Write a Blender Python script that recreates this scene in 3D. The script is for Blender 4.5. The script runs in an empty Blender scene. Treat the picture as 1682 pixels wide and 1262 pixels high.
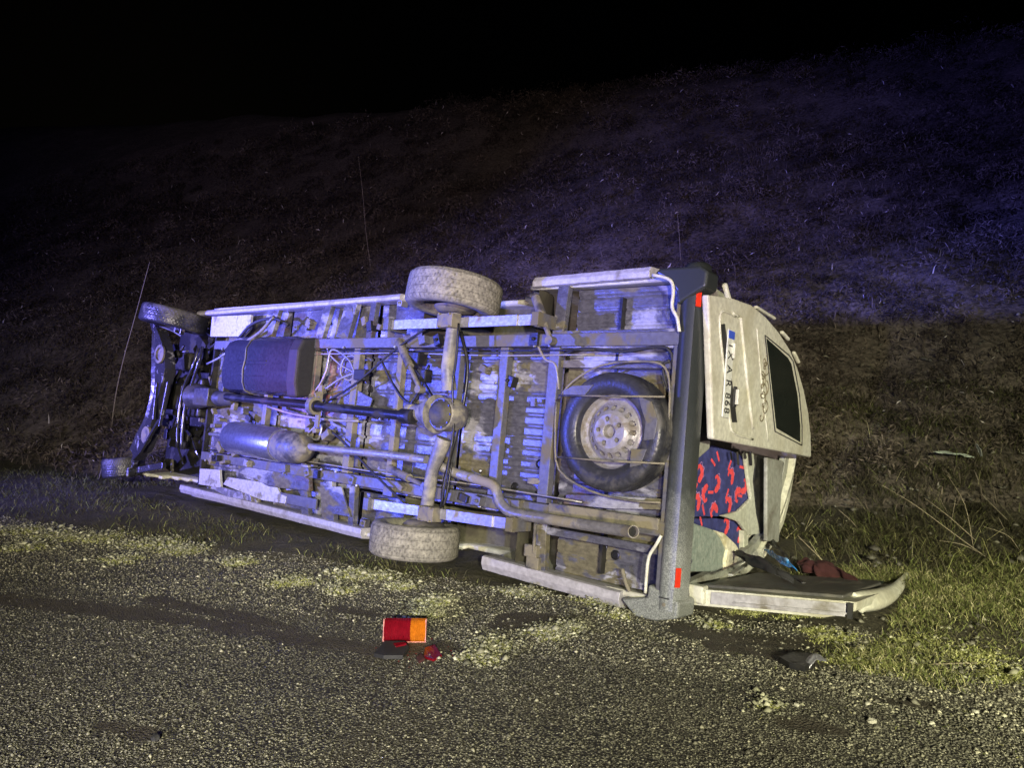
import bpy, bmesh, math, random
import numpy as np
from mathutils import Vector, Matrix
from math import radians, sin, cos, pi, atan, hypot

random.seed(7); rng = np.random.default_rng(7)
scene = bpy.context.scene
COL = scene.collection

# ---------------------------------------------------------------- camera, world, lights
F, CAMH, HOR = 1250.0, 1.5, 583.0
PITCH = atan((631 - HOR) / F)
cd = bpy.data.cameras.new('camera'); cam = bpy.data.objects.new('camera', cd); COL.objects.link(cam)
cd.sensor_fit = 'HORIZONTAL'; cd.sensor_width = 36.0; cd.lens = 36.0 * F / 1682
cd.clip_start = 0.05; cd.clip_end = 600
cam.location = (0, 0, CAMH); cam.rotation_euler = (radians(90) - PITCH, 0, 0)
scene.camera = cam

world = bpy.data.worlds.new('World'); scene.world = world; world.use_nodes = True
wn = world.node_tree.nodes; wl = world.node_tree.links
sky = wn.new('ShaderNodeTexSky'); sky.sky_type = 'NISHITA'; sky.sun_disc = False
sky.sun_elevation = radians(14); sky.sun_rotation = radians(-25)
wn['Background'].inputs['Strength'].default_value = 0.00003
wl.new(sky.outputs[0], wn['Background'].inputs['Color'])

def aim(o, target):
    d = Vector(target) - o.location
    o.rotation_euler = d.to_track_quat('-Z', 'Y').to_euler()
def lamp(name, typ, loc, color, energy, target=None, size=0.1, spot=None, blend=0.6):
    l = bpy.data.lights.new(name, typ); o = bpy.data.objects.new(name, l); COL.objects.link(o)
    o.location = loc; l.color = color; l.energy = energy
    if typ != 'SUN': l.shadow_soft_size = size
    if typ == 'SPOT': l.spot_size = radians(spot); l.spot_blend = blend
    if target is not None: aim(o, target)
    return o
# faint moon-like directional light; the warm lamps stand out of view behind the camera
sun = lamp('sun', 'SUN', (0, 0, 20), (0.8, 0.85, 1.0), 0.004, target=(-6, 14, 0)); sun.data.angle = radians(0.5)
WARM = (1.0, 0.95, 0.68)
lamp('work_lamp_left', 'SPOT', (-0.2, -6.6, 3.3), WARM, 4000, target=(-3.0, 3.5, 0.0), size=0.10, spot=46, blend=1.0)
lamp('work_lamp_middle', 'SPOT', (0.8, -6.6, 3.3), WARM, 5600, target=(0.4, 2.5, 0.0), size=0.10, spot=46, blend=1.0)
lamp('work_lamp_right', 'SPOT', (1.8, -6.6, 3.3), WARM, 6400, target=(4.0, 3.8, 0.0), size=0.10, spot=41, blend=1.0)
# blue beacon of the car parked to the left, then spots added as fill
lamp('beacon_blue', 'SPOT', (-10.9, 3.7, 1.95), (0.21, 0.19, 1.0), 15000, target=(3.5, 15.0, 4.4), size=0.14, spot=58, blend=0.9)
lamp('beacon_blue_near', 'SPOT', (-10.6, 3.5, 1.9), (0.09, 0.12, 1.0), 11500, target=(-1.0, 6.5, 2.35), size=0.14, spot=31, blend=0.6)
lamp('fill_underside', 'SPOT', (-4.6, -4.8, 1.5), (0.30, 0.32, 1.0), 2100, target=(-0.5, 5.6, 1.75), size=0.10, spot=36, blend=0.8)  # added blue fill for the underside, not a separate beacon
lamp('fill_hill_left', 'SPOT', (-5.2, -4.0, 1.2), (0.18, 0.18, 1.0), 3600, target=(-9.0, 11.0, 5.0), size=0.12, spot=48, blend=0.9)  # blue fill added to brighten the left part of the slope
lamp('tank_red_spot', 'SPOT', (-8.9, 0.5, 1.7), (1.0, 0.05, 0.06), 2600, target=(-2.05, 6.7, 1.25), size=0.10, spot=7, blend=1.0)  # narrow red spot added to tint the tank
lamp('fill_hill', 'SPOT', (-0.6, -7.5, 1.9), (0.95, 0.72, 0.74), 6500, target=(-2.5, 20.0, 7.5), size=0.10, spot=56, blend=1.0)  # added fill that lifts the hillside, no vehicle's own lamps

vs = scene.view_settings
vs.view_transform = 'Standard'; vs.look = 'None'; vs.gamma = 1; vs.exposure = 0; vs.use_curve_mapping = False
scene.render.engine = 'CYCLES'

# ---------------------------------------------------------------- van frame (local X to its tail, Y to its roof, Z to its left side)
VT = Vector((0.976, 4.30, 0.05))
VE = (radians(-8.3), 0.0, radians(-39.2))
VM = (Matrix.Rotation(VE[2], 3, 'Z') @ Matrix.Rotation(VE[0], 3, 'X'))
VMI = VM.transposed()
def ray(px, py):
    u, v = (px - 841) / F, (631 - py) / F
    return Vector((u, cos(PITCH) + v * sin(PITCH), -sin(PITCH) + v * cos(PITCH)))
def P(px, py, ax, val):
    """point of the van's frame seen at a photo position on the plane axis ax = val"""
    o = VMI @ (Vector((0, 0, CAMH)) - VT); d = VMI @ ray(px, py)
    return o + d * ((val - o[ax]) / d[ax])
def W(px, py, z=0.0):
    r = ray(px, py); return Vector((0, 0, CAMH)) + r * ((z - CAMH) / r.z)

# ---------------------------------------------------------------- materials
def newmat(name):
    m = bpy.data.materials.new(name); m.use_nodes = True
    nt = m.node_tree; b = nt.nodes['Principled BSDF']
    return m, nt, b
def tex(nt, kind, scale, **kw):
    n = nt.nodes.new(kind)
    n.inputs['Scale'].default_value = scale
    for k, v in kw.items():
        if k in n.inputs: n.inputs[k].default_value = v
    return n
def ramp(nt, fac, stops, interp='LINEAR'):
    r = nt.nodes.new('ShaderNodeValToRGB'); r.color_ramp.interpolation = interp
    e = r.color_ramp.elements
    while len(e) < len(stops): e.new(0.5)
    for i, (p, c) in enumerate(stops):
        e[i].position = p; e[i].color = (c[0], c[1], c[2], 1) if not isinstance(c, (int, float)) else (c, c, c, 1)
    nt.links.new(fac, r.inputs['Fac']); return r
def mix(nt, fac, a, b):
    n = nt.nodes.new('ShaderNodeMix'); n.data_type = 'RGBA'
    if hasattr(fac, 'links'): nt.links.new(fac, n.inputs['Factor'])
    else: n.inputs['Factor'].default_value = fac
    for s, v in (('A', a), ('B', b)):
        sock = [i for i in n.inputs if i.name == s and i.type == 'RGBA'][0]
        if hasattr(v, 'links'): nt.links.new(v, sock)
        else: sock.default_value = (*v, 1)
    return [o for o in n.outputs if o.type == 'RGBA'][0]
def coord(nt, scale=(1, 1, 1), obj=True):
    t = nt.nodes.new('ShaderNodeTexCoord'); mp = nt.nodes.new('ShaderNodeMapping')
    mp.inputs['Scale'].default_value = scale
    nt.links.new(t.outputs['Object' if obj else 'Generated'], mp.inputs['Vector']); return mp.outputs[0]
def bump(nt, b, h, strength, dist=0.01, prev=None):
    n = nt.nodes.new('ShaderNodeBump'); n.inputs['Strength'].default_value = strength; n.inputs['Distance'].default_value = dist
    nt.links.new(h, n.inputs['Height'])
    if prev: nt.links.new(prev, n.inputs['Normal'])
    nt.links.new(n.outputs[0], b.inputs['Normal']); return n.outputs[0]

def m_plain(name, c, rough=0.5, metal=0.0, dirt=None, dscale=6.0, damt=(0.45, 0.6), bmp=0.0, bscale=60, spec=None):
    m, nt, b = newmat(name); co = coord(nt)
    b.inputs['Roughness'].default_value = rough; b.inputs['Metallic'].default_value = metal
    if spec is not None: b.inputs['Specular IOR Level'].default_value = spec
    n2 = tex(nt, 'ShaderNodeTexNoise', 35, Detail=4.0); nt.links.new(co, n2.inputs['Vector'])
    base = mix(nt, ramp(nt, n2.outputs['Fac'], [(0.3, 0.0), (0.7, 1.0)]).outputs[0], tuple(x * 0.78 for x in c), tuple(min(1, x * 1.15) for x in c))
    if dirt:
        n = tex(nt, 'ShaderNodeTexNoise', dscale, Detail=9.0, Roughness=0.62, Distortion=0.4); nt.links.new(co, n.inputs['Vector'])
        r = ramp(nt, n.outputs['Fac'], [(damt[0], 0.0), (damt[1], 1.0)])
        base = mix(nt, r.outputs[0], base, dirt)
        rr = ramp(nt, n.outputs['Fac'], [(damt[0], rough), (damt[1], 0.9)])
        nt.links.new(rr.outputs[0], b.inputs['Roughness'])
        if metal:
            mm = ramp(nt, n.outputs['Fac'], [(damt[0], metal), (damt[1], 0.0)]); nt.links.new(mm.outputs[0], b.inputs['Metallic'])
    nt.links.new(base, b.inputs['Base Color'])
    if bmp:
        nb = tex(nt, 'ShaderNodeTexNoise', bscale, Detail=6.0); nt.links.new(co, nb.inputs['Vector'])
        bump(nt, b, nb.outputs['Fac'], bmp, 0.005)
    return m

MUD = (0.125, 0.110, 0.066)
def m_under():
    m, nt, b = newmat('underbody_paint_and_mud'); co = coord(nt, (0.75, 1.0, 1.3))
    # pale sealed paint / darker grey sealant / dried khaki mud, with broken hard edges
    na = tex(nt, 'ShaderNodeTexNoise', 2.3, Detail=9.0, Roughness=0.58, Distortion=0.35); nt.links.new(co, na.inputs['Vector'])
    nb = tex(nt, 'ShaderNodeTexNoise', 2.7, Detail=9.0, Roughness=0.60, Distortion=0.3)
    mp = nt.nodes.new('ShaderNodeMapping'); mp.inputs['Location'].default_value = (5.2, 1.3, 8.7); nt.links.new(co, mp.inputs['Vector']); nt.links.new(mp.outputs[0], nb.inputs['Vector'])
    nf = tex(nt, 'ShaderNodeTexNoise', 28, Detail=8.0, Roughness=0.7); nt.links.new(co, nf.inputs['Vector'])
    light = mix(nt, ramp(nt, nf.outputs['Fac'], [(0.35, 0.0), (0.7, 1.0)]).outputs[0], (0.21, 0.21, 0.24), (0.37, 0.37, 0.40))
    mid = mix(nt, ramp(nt, nf.outputs['Fac'], [(0.4, 0.0), (0.65, 1.0)]).outputs[0], (0.06, 0.06, 0.075), (0.11, 0.11, 0.135))
    mud = mix(nt, ramp(nt, nf.outputs['Fac'], [(0.35, 0.0), (0.65, 1.0)]).outputs[0], (0.075, 0.066, 0.038), (0.16, 0.145, 0.085))
    c1 = mix(nt, ramp(nt, na.outputs['Fac'], [(0.53, 0.0), (0.58, 1.0)]).outputs[0], mid, light)
    c2 = mix(nt, ramp(nt, nb.outputs['Fac'], [(0.545, 0.0), (0.57, 1.0)]).outputs[0], c1, mud)
    sp = tex(nt, 'ShaderNodeTexNoise', 9, Detail=10.0, Roughness=0.8); nt.links.new(co, sp.inputs['Vector'])
    c3 = mix(nt, ramp(nt, sp.outputs['Fac'], [(0.58, 0.0), (0.66, 0.75)]).outputs[0], c2, (0.075, 0.066, 0.045))
    ru = tex(nt, 'ShaderNodeTexNoise', 1.7, Detail=10.0, Roughness=0.7); mp2 = nt.nodes.new('ShaderNodeMapping'); mp2.inputs['Location'].default_value = (1.2, 9.3, 3.1); nt.links.new(co, mp2.inputs['Vector']); nt.links.new(mp2.outputs[0], ru.inputs['Vector'])
    c3 = mix(nt, ramp(nt, ru.outputs['Fac'], [(0.58, 0.0), (0.66, 0.8)]).outputs[0], c3, (0.085, 0.048, 0.030))
    nt.links.new(c3, b.inputs['Base Color'])
    rr = ramp(nt, nb.outputs['Fac'], [(0.50, 0.26), (0.58, 0.85)]); nt.links.new(rr.outputs[0], b.inputs['Roughness'])
    bump(nt, b, nf.outputs['Fac'], 0.5, 0.006)
    return m
M_under = m_under()
M_frame = m_plain('frame_rail_paint', (0.10, 0.10, 0.115), 0.45, 0.0, MUD, 4.5, (0.50, 0.60), 0.4, 50)
M_dirtym = m_plain('muddy_steel', (0.13, 0.125, 0.12), 0.45, 0.5, (0.20, 0.18, 0.125), 7, (0.40, 0.56), 0.5, 60)
M_axle = m_plain('mud_coated_axle', (0.15, 0.145, 0.15), 0.5, 0.2, (0.30, 0.28, 0.215), 6, (0.45, 0.58), 0.5, 45)
M_spring = m_plain('leaf_spring_steel', (0.42, 0.42, 0.46), 0.38, 0.6, (0.20, 0.18, 0.14), 8, (0.56, 0.72), 0.3, 50)
M_pipe = m_plain('exhaust_steel', (0.34, 0.33, 0.33), 0.42, 0.6, (0.22, 0.195, 0.14), 6, (0.46, 0.60), 0.4, 70)
M_galv = m_plain('bright_muffler_steel', (0.60, 0.60, 0.64), 0.30, 0.9, (0.15, 0.13, 0.09), 3.0, (0.66, 0.80), 0.2, 40)
M_tank = m_plain('black_glossy_tank', (0.07, 0.07, 0.10), 0.20, 0.55, (0.09, 0.085, 0.06), 3.5, (0.58, 0.72), 0.25, 30)
M_black = m_plain('black_rubber', (0.022, 0.022, 0.022), 0.7)
M_dark = m_plain('oily_black_metal', (0.014, 0.014, 0.015), 0.38, 0.0, (0.03, 0.027, 0.02), 6, (0.50, 0.65), 0.5, 40)
M_bright = m_plain('wiped_bare_metal', (0.62, 0.62, 0.66), 0.28, 0.8, (0.10, 0.09, 0.07), 5, (0.50, 0.62), 0.3, 40)
M_white = m_plain('dirty_cream_paint', (0.60, 0.60, 0.50), 0.35, 0.0, (0.36, 0.34, 0.24), 2.6, (0.44, 0.74), 0.12, 30)
M_sill = m_plain('scuffed_sill_paint', (0.40, 0.39, 0.41), 0.40, 0.0, (0.16, 0.145, 0.11), 5, (0.54, 0.72), 0.35, 60)
M_bumper = m_plain('dark_green_grey_bumper_plastic', (0.060, 0.078, 0.072), 0.30, 0.0, (0.20, 0.22, 0.19), 5, (0.50, 0.85), 0.25, 160)
def m_bumper():
    m, nt, b = newmat('dark_bumper_plastic_paler_low'); co = coord(nt)
    sp = nt.nodes.new('ShaderNodeSeparateXYZ'); nt.links.new(co, sp.inputs[0])
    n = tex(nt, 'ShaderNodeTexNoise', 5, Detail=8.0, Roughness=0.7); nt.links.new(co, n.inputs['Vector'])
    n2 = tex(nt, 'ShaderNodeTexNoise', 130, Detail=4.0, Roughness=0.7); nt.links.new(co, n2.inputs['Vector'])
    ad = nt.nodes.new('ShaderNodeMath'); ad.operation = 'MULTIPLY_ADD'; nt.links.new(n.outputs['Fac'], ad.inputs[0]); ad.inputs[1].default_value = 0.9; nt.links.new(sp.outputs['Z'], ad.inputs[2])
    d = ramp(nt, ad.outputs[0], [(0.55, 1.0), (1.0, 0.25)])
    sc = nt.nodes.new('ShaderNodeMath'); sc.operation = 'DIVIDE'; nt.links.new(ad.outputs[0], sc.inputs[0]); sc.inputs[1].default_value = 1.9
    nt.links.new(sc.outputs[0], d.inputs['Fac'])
    pale_speckle = mix(nt, ramp(nt, n2.outputs['Fac'], [(0.42, 0.0), (0.62, 1.0)]).outputs[0], (0.15, 0.16, 0.15), (0.36, 0.38, 0.345))
    c = mix(nt, ramp(nt, sc.outputs[0], [(0.35, 0.85), (0.62, 0.12), (0.9, 0.03)]).outputs[0], (0.022, 0.026, 0.026), pale_speckle)  # paler towards the lower end, broken up by noise
    nt.links.new(c, b.inputs['Base Color'])
    nt.links.new(ramp(nt, n2.outputs['Fac'], [(0.3, 0.28), (0.7, 0.42)]).outputs[0], b.inputs['Roughness'])
    bump(nt, b, n2.outputs['Fac'], 0.15, 0.003); return m
M_bumper = m_bumper()
M_glass = m_plain('dark_tinted_glass', (0.012, 0.016, 0.014), 0.12)
M_trim = m_plain('grey_interior_trim', (0.30, 0.31, 0.27), 0.6, 0.0, (0.14, 0.13, 0.10), 5, (0.5, 0.75))
M_pale = m_plain('pale_interior_panel', (0.52, 0.54, 0.45), 0.5, 0.0, (0.30, 0.30, 0.22), 3, (0.5, 0.8))
M_shell = m_plain('mottled_grey_seat_plastic', (0.22, 0.27, 0.24), 0.55, 0.0, (0.32, 0.36, 0.32), 42, (0.45, 0.65), 0.4, 120)
M_foam = m_plain('cream_seat_foam', (0.70, 0.67, 0.50), 0.8, 0.0, (0.45, 0.40, 0.22), 7, (0.5, 0.7), 0.5, 40)
M_navy = m_plain('navy_seat_fabric', (0.030, 0.035, 0.150), 0.85, 0.0, (0.05, 0.06, 0.24), 14, (0.45, 0.65), 0.5, 400)
M_pinkp = m_plain('red_fabric_print', (0.75, 0.07, 0.085), 0.85)
M_lilac = m_plain('lilac_fabric_print', (0.45, 0.25, 0.55), 0.85)
M_reflect = m_plain('red_reflector_plastic', (0.55, 0.03, 0.012), 0.15)
M_plate = m_plain('number_plate_white', (0.66, 0.68, 0.62), 0.35)
M_blue = m_plain('plate_blue_band', (0.05, 0.10, 0.55), 0.4)
M_ink = m_plain('black_ink', (0.01, 0.01, 0.01), 0.5)
M_script = m_plain('brown_script_sticker', (0.16, 0.14, 0.085), 0.5)
M_red = m_plain('red_lamp_lens', (0.15, 0.004, 0.010), 0.12)
M_amber = m_plain('amber_lamp_lens', (0.42, 0.12, 0.008), 0.12)
M_bluecloth = m_plain('shiny_blue_plastic', (0.03, 0.22, 0.60), 0.25, 0.0, (0.25, 0.45, 0.75), 14, (0.52, 0.6), 0.5, 25)
M_redcloth = m_plain('dark_red_cloth', (0.05, 0.012, 0.012), 0.9, bmp=0.4, bscale=60)
M_stone = m_plain('pale_stone', (0.42, 0.41, 0.33), 0.8, bmp=0.5, bscale=40)
M_stalk = m_plain('dry_stalk', (0.26, 0.225, 0.15), 0.8)

def m_tyre():
    m, nt, b = newmat('muddy_tyre'); co = coord(nt)
    n = tex(nt, 'ShaderNodeTexNoise', 22, Detail=9.0, Roughness=0.75); nt.links.new(co, n.inputs['Vector'])
    v = tex(nt, 'ShaderNodeTexVoronoi', 75); nt.links.new(co, v.inputs['Vector'])
    a = nt.nodes.new('ShaderNodeAttribute'); a.attribute_name = 'groove'
    base = mix(nt, ramp(nt, n.outputs['Fac'], [(0.36, 0.0), (0.62, 1.0)]).outputs[0], (0.11, 0.105, 0.09), (0.33, 0.315, 0.255))
    gm = nt.nodes.new('ShaderNodeMath'); gm.operation = 'MULTIPLY'; nt.links.new(a.outputs['Fac'], gm.inputs[0]); gr_ = ramp(nt, n.outputs['Fac'], [(0.38, 1.0), (0.64, 0.55)]); nt.links.new(gr_.outputs[0], gm.inputs[1])
    base = mix(nt, gm.outputs[0], base, (0.022, 0.021, 0.019))
    rub = mix(nt, ramp(nt, v.outputs['Distance'], [(0.0, 0.0), (0.55, 1.0)]).outputs[0], base, (0.30, 0.28, 0.22))
    base = mix(nt, 0.12, base, rub)
    nt.links.new(base, b.inputs['Base Color']); b.inputs['Roughness'].default_value = 0.85
    bump(nt, b, n.outputs['Fac'], 0.5, 0.006)
    return m
M_tyre = m_tyre()
M_tyre_dark = m_plain('dark_tyre_rubber', (0.030, 0.031, 0.036), 0.36, 0.0, (0.11, 0.105, 0.09), 5, (0.50, 0.72), 0.4, 60)
M_gloss = m_plain('oiled_black_rod', (0.06, 0.06, 0.07), 0.18, 0.6)
M_rim = m_plain('silver_wheel_rim', (0.30, 0.29, 0.28), 0.42, 0.3, (0.16, 0.14, 0.105), 11, (0.48, 0.62), 0.3, 60)

# ---------------------------------------------------------------- mesh helpers
class MB:
    def __init__(s): s.v = []; s.f = []; s.mi = []; s.m = 0
    def add(s, vs_, fs_):
        o = len(s.v); s.v += [tuple(v) for v in vs_]; s.f += [tuple(i + o for i in f) for f in fs_]; s.mi += [s.m] * len(fs_)
        return s
    def box(s, c, h, R=None):
        c = Vector(c); vs_ = []
        for x in (-1, 1):
            for y in (-1, 1):
                for z in (-1, 1):
                    p = Vector((x * h[0], y * h[1], z * h[2]))
                    if R is not None: p = R @ p
                    vs_.append(c + p)
        return s.add(vs_, [(0, 1, 3, 2), (4, 6, 7, 5), (0, 4, 5, 1), (2, 3, 7, 6), (0, 2, 6, 4), (1, 5, 7, 3)])
    def span(s, a, b):
        return s.box([(a[i] + b[i]) / 2 for i in range(3)], [abs(a[i] - b[i]) / 2 for i in range(3)])
    def bar(s, p0, p1, w, t, up=(0, 1, 0)):
        """rectangular bar from p0 to p1, w across, t along 'up'"""
        p0, p1 = Vector(p0), Vector(p1); d = (p1 - p0); L = d.length; d.normalize()
        u = Vector(up); u = (u - d * u.dot(d)).normalized(); q = d.cross(u)
        R = Matrix((d, q, u)).transposed()
        return s.box((p0 + p1) / 2, (L / 2, w / 2, t / 2), R)
    def tube(s, pts, r, n=12, caps=True, smooth=0):
        pts = [Vector(p) for p in pts]
        if smooth: pts = catmull(pts, smooth)
        rs = r if isinstance(r, (list, tuple)) else [r] * len(pts)
        if len(rs) != len(pts): rs = list(np.interp(np.linspace(0, 1, len(pts)), np.linspace(0, 1, len(rs)), rs))
        vs_ = []; fs_ = []; prev = None
        for i, p in enumerate(pts):
            d = (pts[min(i + 1, len(pts) - 1)] - pts[max(i - 1, 0)]).normalized()
            if prev is None: u = d.orthogonal().normalized()
            else: u = (prev - d * prev.dot(d)); u = u.normalized() if u.length > 1e-6 else d.orthogonal().normalized()
            prev = u; w = d.cross(u)
            for k in range(n):
                a = 2 * pi * k / n; vs_.append(p + (u * cos(a) + w * sin(a)) * rs[i])
        for i in range(len(pts) - 1):
            for k in range(n):
                a = i * n + k; b = i * n + (k + 1) % n
                fs_.append((a, b, b + n, a + n))
        if caps:
            fs_.append(tuple(range(n))[::-1]); fs_.append(tuple(range((len(pts) - 1) * n, len(pts) * n)))
        return s.add(vs_, fs_)
    def lathe(s, c, axis, prof, n=32, caps=True, fn=None):
        """prof: (r, h) pairs along axis from point c"""
        c = Vector(c); d = Vector(axis).normalized(); u = d.orthogonal().normalized(); w = d.cross(u)
        vs_ = []; fs_ = []
        for i, (r, h) in enumerate(prof):
            for k in range(n):
                a = 2 * pi * k / n; rr, hh = (r, h) if fn is None else fn(r, h, a, i, k)
                vs_.append(c + d * hh + (u * cos(a) + w * sin(a)) * rr)
        for i in range(len(prof) - 1):
            for k in range(n):
                a = i * n + k; b = i * n + (k + 1) % n
                fs_.append((a, b, b + n, a + n))
        if caps:
            if prof[0][0] > 1e-4: fs_.append(tuple(range(n))[::-1])
            if prof[-1][0] > 1e-4: fs_.append(tuple(range((len(prof) - 1) * n, len(prof) * n)))
        return s.add(vs_, fs_)
    def prism(s, poly, dvec):
        poly = [Vector(p) for p in poly]; d = Vector(dvec); n = len(poly)
        return s.add(poly + [p + d for p in poly], [tuple(range(n))[::-1], tuple(range(n, 2 * n))] + [(i, (i + 1) % n, (i + 1) % n + n, i + n) for i in range(n)])
def catmull(pts, k):
    out = []
    P_ = [pts[0] * 2 - pts[1]] + list(pts) + [pts[-1] * 2 - pts[-2]]
    for i in range(1, len(P_) - 2):
        a, b, c, d = P_[i - 1], P_[i], P_[i + 1], P_[i + 2]
        for j in range(k):
            t = j / k
            out.append(0.5 * ((2 * b) + (c - a) * t + (2 * a - 5 * b + 4 * c - d) * t * t + (3 * b - a - 3 * c + d) * t ** 3))
    out.append(pts[-1]); return out
def split_loose(o):
    bm = bmesh.new(); bm.from_mesh(o.data); bm.verts.ensure_lookup_table(); seen = set(); isl = []
    for v0 in bm.verts:
        if v0.index in seen: continue
        st = [v0]; seen.add(v0.index); cur = []
        while st:
            v_ = st.pop(); cur.append(v_.index)
            for e_ in v_.link_edges:
                w_ = e_.other_vert(v_)
                if w_.index not in seen: seen.add(w_.index); st.append(w_)
        isl.append(set(cur))
    bm.free()
    if len(isl) < 2: return [o]
    src = o.data; out = []
    for n_, keep_ in enumerate(isl):
        bm = bmesh.new(); bm.from_mesh(src); bmesh.ops.delete(bm, geom=[v_ for v_ in bm.verts if v_.index not in keep_], context='VERTS')
        me = src.copy(); bm.to_mesh(me); bm.free()
        if n_ == 0: q_ = o
        else: q_ = o.copy(); COL.objects.link(q_)
        q_.data = me; out.append(q_)
    return out
SPLIT = {'bracket_clutter', 'spring_shackle', 'torn_bumper_flange', 'door_hinge', 'subframe_rib', 'suspension_mount', 'seat_belt_clutter', 'brake_valve', 'bumper_seam', 'bumper_bolt',
         'exhaust_hanger', 'carrier_bracket', 'tank_ribs', 'pressed_ridge', 'spare_wheel_carrier', 'engine_sump', 'centre_bearing', 'door_bottom_edge', 'lens_rim', 'control_arm', 'spring_clamp', 'tank_strap'}
STUFFY = {'frame_bolts', 'cover_bolts', 'fabric_print', 'plate_characters', 'script_sticker'}
def build(name, mb, mats, parent=None, smooth=False, bevel=0.0, sub=0, bseg=2, label=None, recalc=True):
    me = bpy.data.meshes.new(name); me.from_pydata(mb.v, [], mb.f)
    for m in (mats if isinstance(mats, (list, tuple)) else [mats]): me.materials.append(m)
    me.polygons.foreach_set('material_index', mb.mi)
    if recalc:
        bm = bmesh.new(); bm.from_mesh(me); bmesh.ops.recalc_face_normals(bm, faces=bm.faces); bm.to_mesh(me); bm.free()
    if smooth:
        me.shade_smooth() if smooth is True else me.shade_smooth()
    o = bpy.data.objects.new(name, me); COL.objects.link(o)
    if smooth == 'auto' or (bevel and smooth):
        try: me.set_sharp_from_angle(angle=radians(40))
        except Exception: pass
    if bevel:
        bv = o.modifiers.new('bevel', 'BEVEL'); bv.width = bevel; bv.segments = bseg; bv.limit_method = 'ANGLE'; bv.angle_limit = radians(35)
    if sub:
        sd = o.modifiers.new('sub', 'SUBSURF'); sd.levels = sub; sd.render_levels = sub
    if parent: o.parent = parent
    if label: o['label'] = label
    if name in STUFFY and parent: o['kind'] = 'stuff'
    if name in SPLIT: split_loose(o)
    return o
def tag(o, label, cat, group=None, kind=None):
    o['label'] = label; o['category'] = cat
    if group: o['group'] = group
    if kind: o['kind'] = kind
    return o
def empty(name, loc, rot=(0, 0, 0)):
    o = bpy.data.objects.new(name, None); o.empty_display_size = 0.2; o.location = loc; o.rotation_euler = rot; COL.objects.link(o); return o

# ---------------------------------------------------------------- terrain
def sstep(a, b, x):
    t = np.clip((x - a) / (b - a), 0, 1); return t * t * (3 - 2 * t)
_pn = [(rng.uniform(-1, 1, 2), rng.uniform(0, 6.28)) for _ in range(40)]
def vnoise(x, y, f):
    """cheap smooth noise: a sum of warped sines"""
    s = 0
    for i in range(10):
        (d, ph) = _pn[i]; d = d / np.hypot(*d)
        s = s + np.sin((x * d[0] + y * d[1]) * f * (0.7 + 0.09 * i) + ph + 1.3 * np.sin((x * d[1] - y * d[0]) * f * 0.6 + ph * 2))
    return s / 10
def ground_z(x, y):
    d = 0.342 * x + 0.94 * y
    n = (x - VT.x) * 0.632 + (y - VT.y) * 0.775
    z = -0.14 * sstep(-0.5, 0.9, n) * (1 - sstep(1.0, 2.6, x)) 
    z = z + 0.05 * sstep(1.55, 3.0, x) * sstep(3.2, 4.5, y)
    z = z + 0.05 * sstep(2.2, 4.5, x)
    h = np.maximum(d - 7.2, 0)
    hill = 0.46 * (np.sqrt(h * h + 1.2) - 1.095)
    ridge = sstep(24, 40, d)
    hill = hill * (1 - ridge) + ridge * (12.6 + 0.05 * h + 0.09 * np.maximum(2 - x, 0))
    z = z + hill
    rough = sstep(6.0, 10, d)
    verge = sstep(-1.4, -0.4, n + 0.2 * (x > 1.0) + vnoise(x, y, 2.0) * 0.3)
    z = z + rough * (0.28 * vnoise(x, y, 1.1) + 0.09 * vnoise(y, x, 3.1) + 0.5 * vnoise(x, y, 0.25) * sstep(9, 18, d))
    z = z + (0.006 + 0.018 * verge + 0.04 * rough) * vnoise(x + 7, y, 9.0) + (0.002 + 0.008 * verge) * vnoise(y, x, 31.0)
    return z
def gz(x, y): return float(ground_z(np.array(float(x)), np.array(float(y))))
def Wg(px, py):
    z = 0.0
    for _ in range(12):
        p = W(px, py, z); z = 0.5 * z + 0.5 * gz(p.x, p.y)
    return Vector((p.x, p.y, gz(p.x, p.y)))
def Wh(px, py):
    """where the ray of a photo position first meets the terrain"""
    r = ray(px, py); t = 2.0
    while t < 70:
        q = Vector((0, 0, CAMH)) + r * t
        if q.z < gz(q.x, q.y): return q
        t += 0.1
    return Vector((0, 0, CAMH)) + r * 40

def axis_vals(a0, a1, fine, lo, hi, g=1.06):
    v = list(np.arange(a0, a1 + 1e-6, fine)); s = fine
    while v[-1] < hi: s *= g; v.append(v[-1] + s)
    s = fine
    while v[0] > lo: s *= g; v.insert(0, v[0] - s)
    return np.array(v)
xs = axis_vals(-6.5, 6.0, 0.035, -90, 90, 1.05); ys = axis_vals(1.6, 9.0, 0.035, -30, 120, 1.035)
X, Y = np.meshgrid(xs, ys); Z = ground_z(X, Y)
def edge_n(x, y):   # signed distance beyond the road's ragged edge
    return (x + 4.56) * 0.407 + (y - 6.72) * 0.913 + 0.22 * vnoise(x, y, 1.7) + 0.08 * vnoise(y, x, 6.0) + 0.25 * sstep(-0.5, 1.0, x) * (-1) + 0.35 * sstep(1.2, 3.0, x)
def seg_d(x, y, a, b):
    ax, ay = a[0], a[1]; bx, by = b[0] - ax, b[1] - ay
    t = np.clip(((x - ax) * bx + (y - ay) * by) / (bx * bx + by * by), 0, 1)
    return np.hypot(x - ax - t * bx, y - ay - t * by)
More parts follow.
